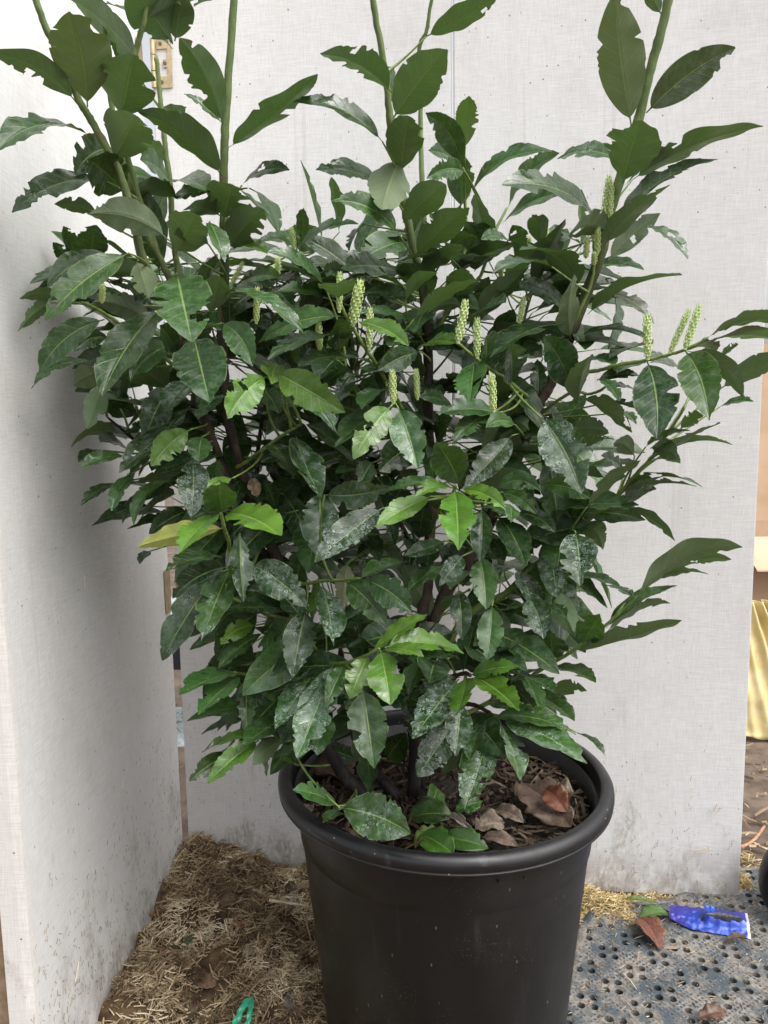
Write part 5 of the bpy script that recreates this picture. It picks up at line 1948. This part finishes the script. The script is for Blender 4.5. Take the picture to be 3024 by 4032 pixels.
for k, (a_, b_, w_, c_, lb) in enumerate((((860, 3560), (935, 3545), .028, (0.16, 0.10, 0.05), 'dull brown dead leaf in the hollow of the straw heap'),
                                          ((790, 3840), (850, 3870), .030, (0.24, 0.15, 0.085), 'light brown dead leaf in the middle of the straw heap'),
                                          ((960, 3770), (1000, 3745), .02, (0.40, 0.32, 0.20), 'pale curled husk on the straw heap'),
                                          ((925, 3660), (965, 3640), .014, (0.38, 0.17, 0.07), 'small orange leaf scrap on the straw heap'),
                                          ((575, 3615), (600, 3605), .014, (0.50, 0.28, 0.15), 'tiny orange chip on the straw beside the left panel'),
                                          ((1120, 3490), (1170, 3505), .03, (0.13, 0.09, 0.05), 'brown leaf lying on the heap under the back panel'),
                                          ((1150, 3900), (1135, 3960), .022, (0.17, 0.15, 0.13), 'grey papery leaf on the heap close to the pot'),
                                          ((740, 3970), (790, 3960), .03, (0.12, 0.08, 0.04), 'dark brown leaf near the bottom of the straw heap'))):
    A1 = ground(*a_, .04); B1 = ground(*b_, .04)
    A1[2] = heap_h(A1[0], A1[1]) + .008; B1[2] = heap_h(B1[0], B1[1]) + .006
    fallen('dead_leaf', A1, B1, (rnd.uniform(-.3, .3), -.5, 1), w_, c_, lb, seed=80 + k, wav=2.5, fold=.4)

# ------------------------------------------------------------------ blue wrapper: two crumpled foil layers, the upper one torn open
def foil_material():
    m, nt, b = new_mat('blue_foil', .28, .6)
    g = N(nt)
    uv = g.sep(g.coord('UV'))
    n = g.noise(g.coord(), 35, 3)
    k = g.step(g.math('ADD', uv[1], g.math('MULTIPLY', n, .25)), .78, .98)
    k2 = g.step(g.math('ADD', uv[0], g.math('MULTIPLY', n, .2)), .22, .40, 1.0, 0.0)
    c = g.mix(g.math('MAXIMUM', k, g.math('MULTIPLY', k2, .8)), (0.014, 0.045, 0.32), (0.045, 0.04, 0.27))
    e = g.step(uv[0], .962, .975)
    c = g.mix(e, c, (.50, .50, .52))
    g.ln(c, b.inputs['Base Color'])
    b.inputs['Metallic'].default_value = .35
    g.bump(g.noise(g.coord(), 90, 3), .4, .0015, b)
    return m


M['foil'] = foil_material()
M['foil_in'] = simple('foil_inside', (0.10, 0.11, 0.13), .35, .6)
cA, cB, cC, cD = ground(2632, 3655, .012), ground(2956, 3704, .012), ground(2943, 3604, .030), ground(2640, 3570, .030)
wr = empty('snack_wrapper', (cA + cC) / 2 - np.array([0, 0, .02]), 'torn shiny blue foil wrapper lying at the foot of the screen', 'wrapper')


def foil(name, mat, zoff, hole):
    nu, nv = 56, 22
    V, UV, F = [], [], []
    for j in range(nv + 1):
        v = j / nv
        for i in range(nu + 1):
            u = i / nu
            p = cA * (1 - u) * (1 - v) + cB * u * (1 - v) + cC * u * v + cD * (1 - u) * v
            # cut lower-left corner, wavy lower edge
            if v < .5: p = p + (cD - cA) * .30 * (1 - v * 2) * max(0, (.30 - u)) / .30 * 1.2
            cr = abs(nz(u * 7, v * 3, 1.0, 2)) + .6 * abs(nz(u * 15, v * 7, 1.0, 5)) + .3 * abs(nz(u * 33, v * 15, 1., 7))
            p = p + np.array([0, 0, .004 * math.sin(math.pi * v) * (.5 + .5 * math.sin(math.pi * u)) + .0032 * cr + zoff])
            if hole:
                hv = (v - .55) / .24; hu = (u - .72) / .27
                d = hu * hu + hv * hv
                if d < 1.7: p = p + np.array([0, 0, .006 * max(0, 1.7 - d)])
            V.append(p); UV.append((u, v))
    for j in range(nv):
        for i in range(nu):
            u, v = (i + .5) / nu, (j + .5) / nv
            if hole:
                hv = (v - (.56 - .10 * (u - .7))) / (.19 * (1 - .25 * abs(u - .66) / .28)); hu = (u - .70) / .24
                if hu * hu + hv * hv < 1: continue
                if abs(u - .42) < .022 + .02 * nz(v * 9, 1, 1) and .35 < v < .6: continue
            a = j * (nu + 1) + i
            F.append((a, a + 1, a + nu + 2, a + nu + 1))
    o = obj(name, V, F, mat, wr, True)
    uvl = o.data.uv_layers.new(name='UVMap')
    li = np.empty(len(o.data.loops), dtype=np.int32)
    o.data.loops.foreach_get('vertex_index', li)
    uvl.data.foreach_set('uv', np.array(UV, dtype=np.float32)[li].ravel())
    return o


foil('front_foil', M['foil'], .004, True)
foil('inner_foil', M['foil_in'], -.009, False)
# the torn flap standing up in the tear
V, F = [], []
for j in range(7):
    for i in range(9):
        u = .44 + .15 * i / 8; v = .50 + .20 * j / 6
        p = cA * (1 - u) * (1 - v) + cB * u * (1 - v) + cC * u * v + cD * (1 - u) * v
        V.append(p + np.array([0, 0, .026 + .008 * math.sin(j * .6) + .002 * math.sin(i * 1.7)]))
for j in range(6):
    for i in range(8):
        a = j * 9 + i
        F.append((a, a + 1, a + 10, a + 9))
M['foil2'] = simple('blue_foil_flap', (0.03, 0.10, 0.48), .3, .3)
obj('torn_flap', V, F, M['foil2'], wr, True)

# ------------------------------------------------------------------ black wheel-like round thing cut by the right edge
wc = ground(3150, 3640)
wheel = empty('black_wheel', (float(wc[0]), float(wc[1]) + .02, 0), 'rounded black plastic wheel cut off by the right edge of the picture', 'wheel')
hubc = np.array([wc[0], wc[1] + .02, .098])
ax = np.array([.35, -1.0, .12]); ax /= np.linalg.norm(ax)
s1 = np.cross(ax, [0, 0, 1.0]); s1 /= np.linalg.norm(s1); s2 = np.cross(ax, s1)


def disc(name, prof, mat, seg=56):
    V, F = [], []
    for k in range(seg):
        th = 2 * math.pi * k / seg
        for (r, d) in prof:
            V.append(hubc + (s1 * math.cos(th) + s2 * math.sin(th)) * r + ax * d)
    m = len(prof)
    for k in range(seg):
        k2 = (k + 1) % seg
        for i in range(m - 1): F.append((k * m + i, k2 * m + i, k2 * m + i + 1, k * m + i + 1))
    return obj(name, V, F, mat, wheel, True)


disc('tyre', [(.072, -.02), (.088, -.024), (.096, -.012), (.098, .0), (.096, .010), (.090, .018), (.078, .020), (.072, .016)], M['rim'])
disc('wheel_disc', [(.004, .022), (.02, .022), (.03, .010), (.06, .008), (.074, .017)], M['black'])

# ------------------------------------------------------------------ things behind the right end of the screen
def card_mat():
    m, nt, b = new_mat('cardboard', .8, .2)
    g = N(nt)
    co = g.coord()
    n = g.noise(co, 4, 4)
    s = g.noise(g.scale(co, (60, 60, 2)), 1, 2)
    c = g.mix(g.step(n, .35, .65), (.52, .36, .235), (.62, .45, .31))
    g.ln(g.mix(g.math('MULTIPLY', s, .2), c, (.40, .27, .17)), b.inputs['Base Color'])
    return m


M['card'] = card_mat()
b1 = at_y(2925, 2790, 3.05)
cb = empty('cardboard_box', (float(b1[0]) + .35, 3.25, 0), 'large open brown cardboard box standing behind the right end of the screen', 'cardboard box')
z0, z1 = 0.0, float(at_y(2990, 2120, 3.0)[2])
yb = 3.0
xl = float(b1[0]) - .10
bot = 0.015
EY = np.eye(3)
box_obj('front_side', (xl, yb, bot), EY, (0, 0, 0), (.75, .006, z1 - bot), M['card'], cb)
box_obj('back_side', (xl, yb + .5, bot), EY, (0, 0, 0), (.75, .006, z1 - bot), M['card'], cb)
box_obj('left_side', (xl - .0065, yb, bot), EY, (0, 0, 0), (.006, .506, z1 - bot), M['card'], cb)
box_obj('right_side', (xl + .7505, yb, bot), EY, (0, 0, 0), (.006, .506, z1 - bot), M['card'], cb)
box_obj('floor', (xl, yb + .007, bot), EY, (0, 0, 0), (.75, .492, .005), M['card'], cb)
# flaps: the back one stands up, bent
V = [(xl, yb + .503, z1 + .001), (xl + .75, yb + .503, z1 + .001), (xl + .76, yb + .53, z1 + .80), (xl - .01, yb + .53, z1 + .80), (xl, yb + .508, z1 + .001), (xl + .75, yb + .508, z1 + .001), (xl + .76, yb + .536, z1 + .80), (xl - .01, yb + .536, z1 + .80)]
obj('flap', V, [(0, 1, 2, 3), (7, 6, 5, 4), (0, 4, 5, 1), (1, 5, 6, 2), (2, 6, 7, 3), (3, 7, 4, 0)], M['card'], cb)
V = [(xl + .02, yb - .002, z1 + .001), (xl + .74, yb - .002, z1 + .001), (xl + .73, yb - .16, z1 - .10), (xl + .03, yb - .16, z1 - .10), (xl + .02, yb + .003, z1 + .006), (xl + .74, yb + .003, z1 + .006), (xl + .73, yb - .158, z1 - .094), (xl + .03, yb - .158, z1 - .094)]
obj('flap', V, [(3, 2, 1, 0), (4, 5, 6, 7), (0, 1, 5, 4), (1, 2, 6, 5), (2, 3, 7, 6), (3, 0, 4, 7)], M['card'], cb)

# yellow sack leaning, pleated
M['sack'] = noisy_mat('yellow_sack', (.58, .46, .20), (.70, .58, .32), 12, .55, .4, .004, .4)
bl = ground(2868, 2905); br_ = bl + np.array([.34, .02, 0])
V, F = [], []
nu, nv = 60, 30
for j in range(nv + 1):
    v = j / nv
    for i in range(nu + 1):
        u = i / nu
        wid = .36 * (1 - .55 * v)
        x = bl[0] - .02 + wid * u + .04 * v
        fold_ = .022 * abs(math.sin(u * 13 + v * 1.2)) + .010 * math.sin(u * 31 + v * 3) + .008 * nz(u * 4, v * 8, 1)
        y = bl[1] + .02 + .10 * v - fold_ - .05 * math.sin(math.pi * u) * (1 - v)
        z = .004 + .46 * v + (.012 * abs(math.sin(u * 9)) if j == 0 else 0)
        V.append((x, y, z))
for j in range(nv):
    for i in range(nu):
        a = j * (nu + 1) + i
        F.append((a, a + 1, a + nu + 2, a + nu + 1))
sk = obj('yellow_sack', V, F, M['sack'], None, True)
sk.modifiers.new('thick', 'SOLIDIFY').thickness = .003
tag(sk, 'crumpled yellow plastic sack hanging in folds behind the right end of the screen', 'sack')
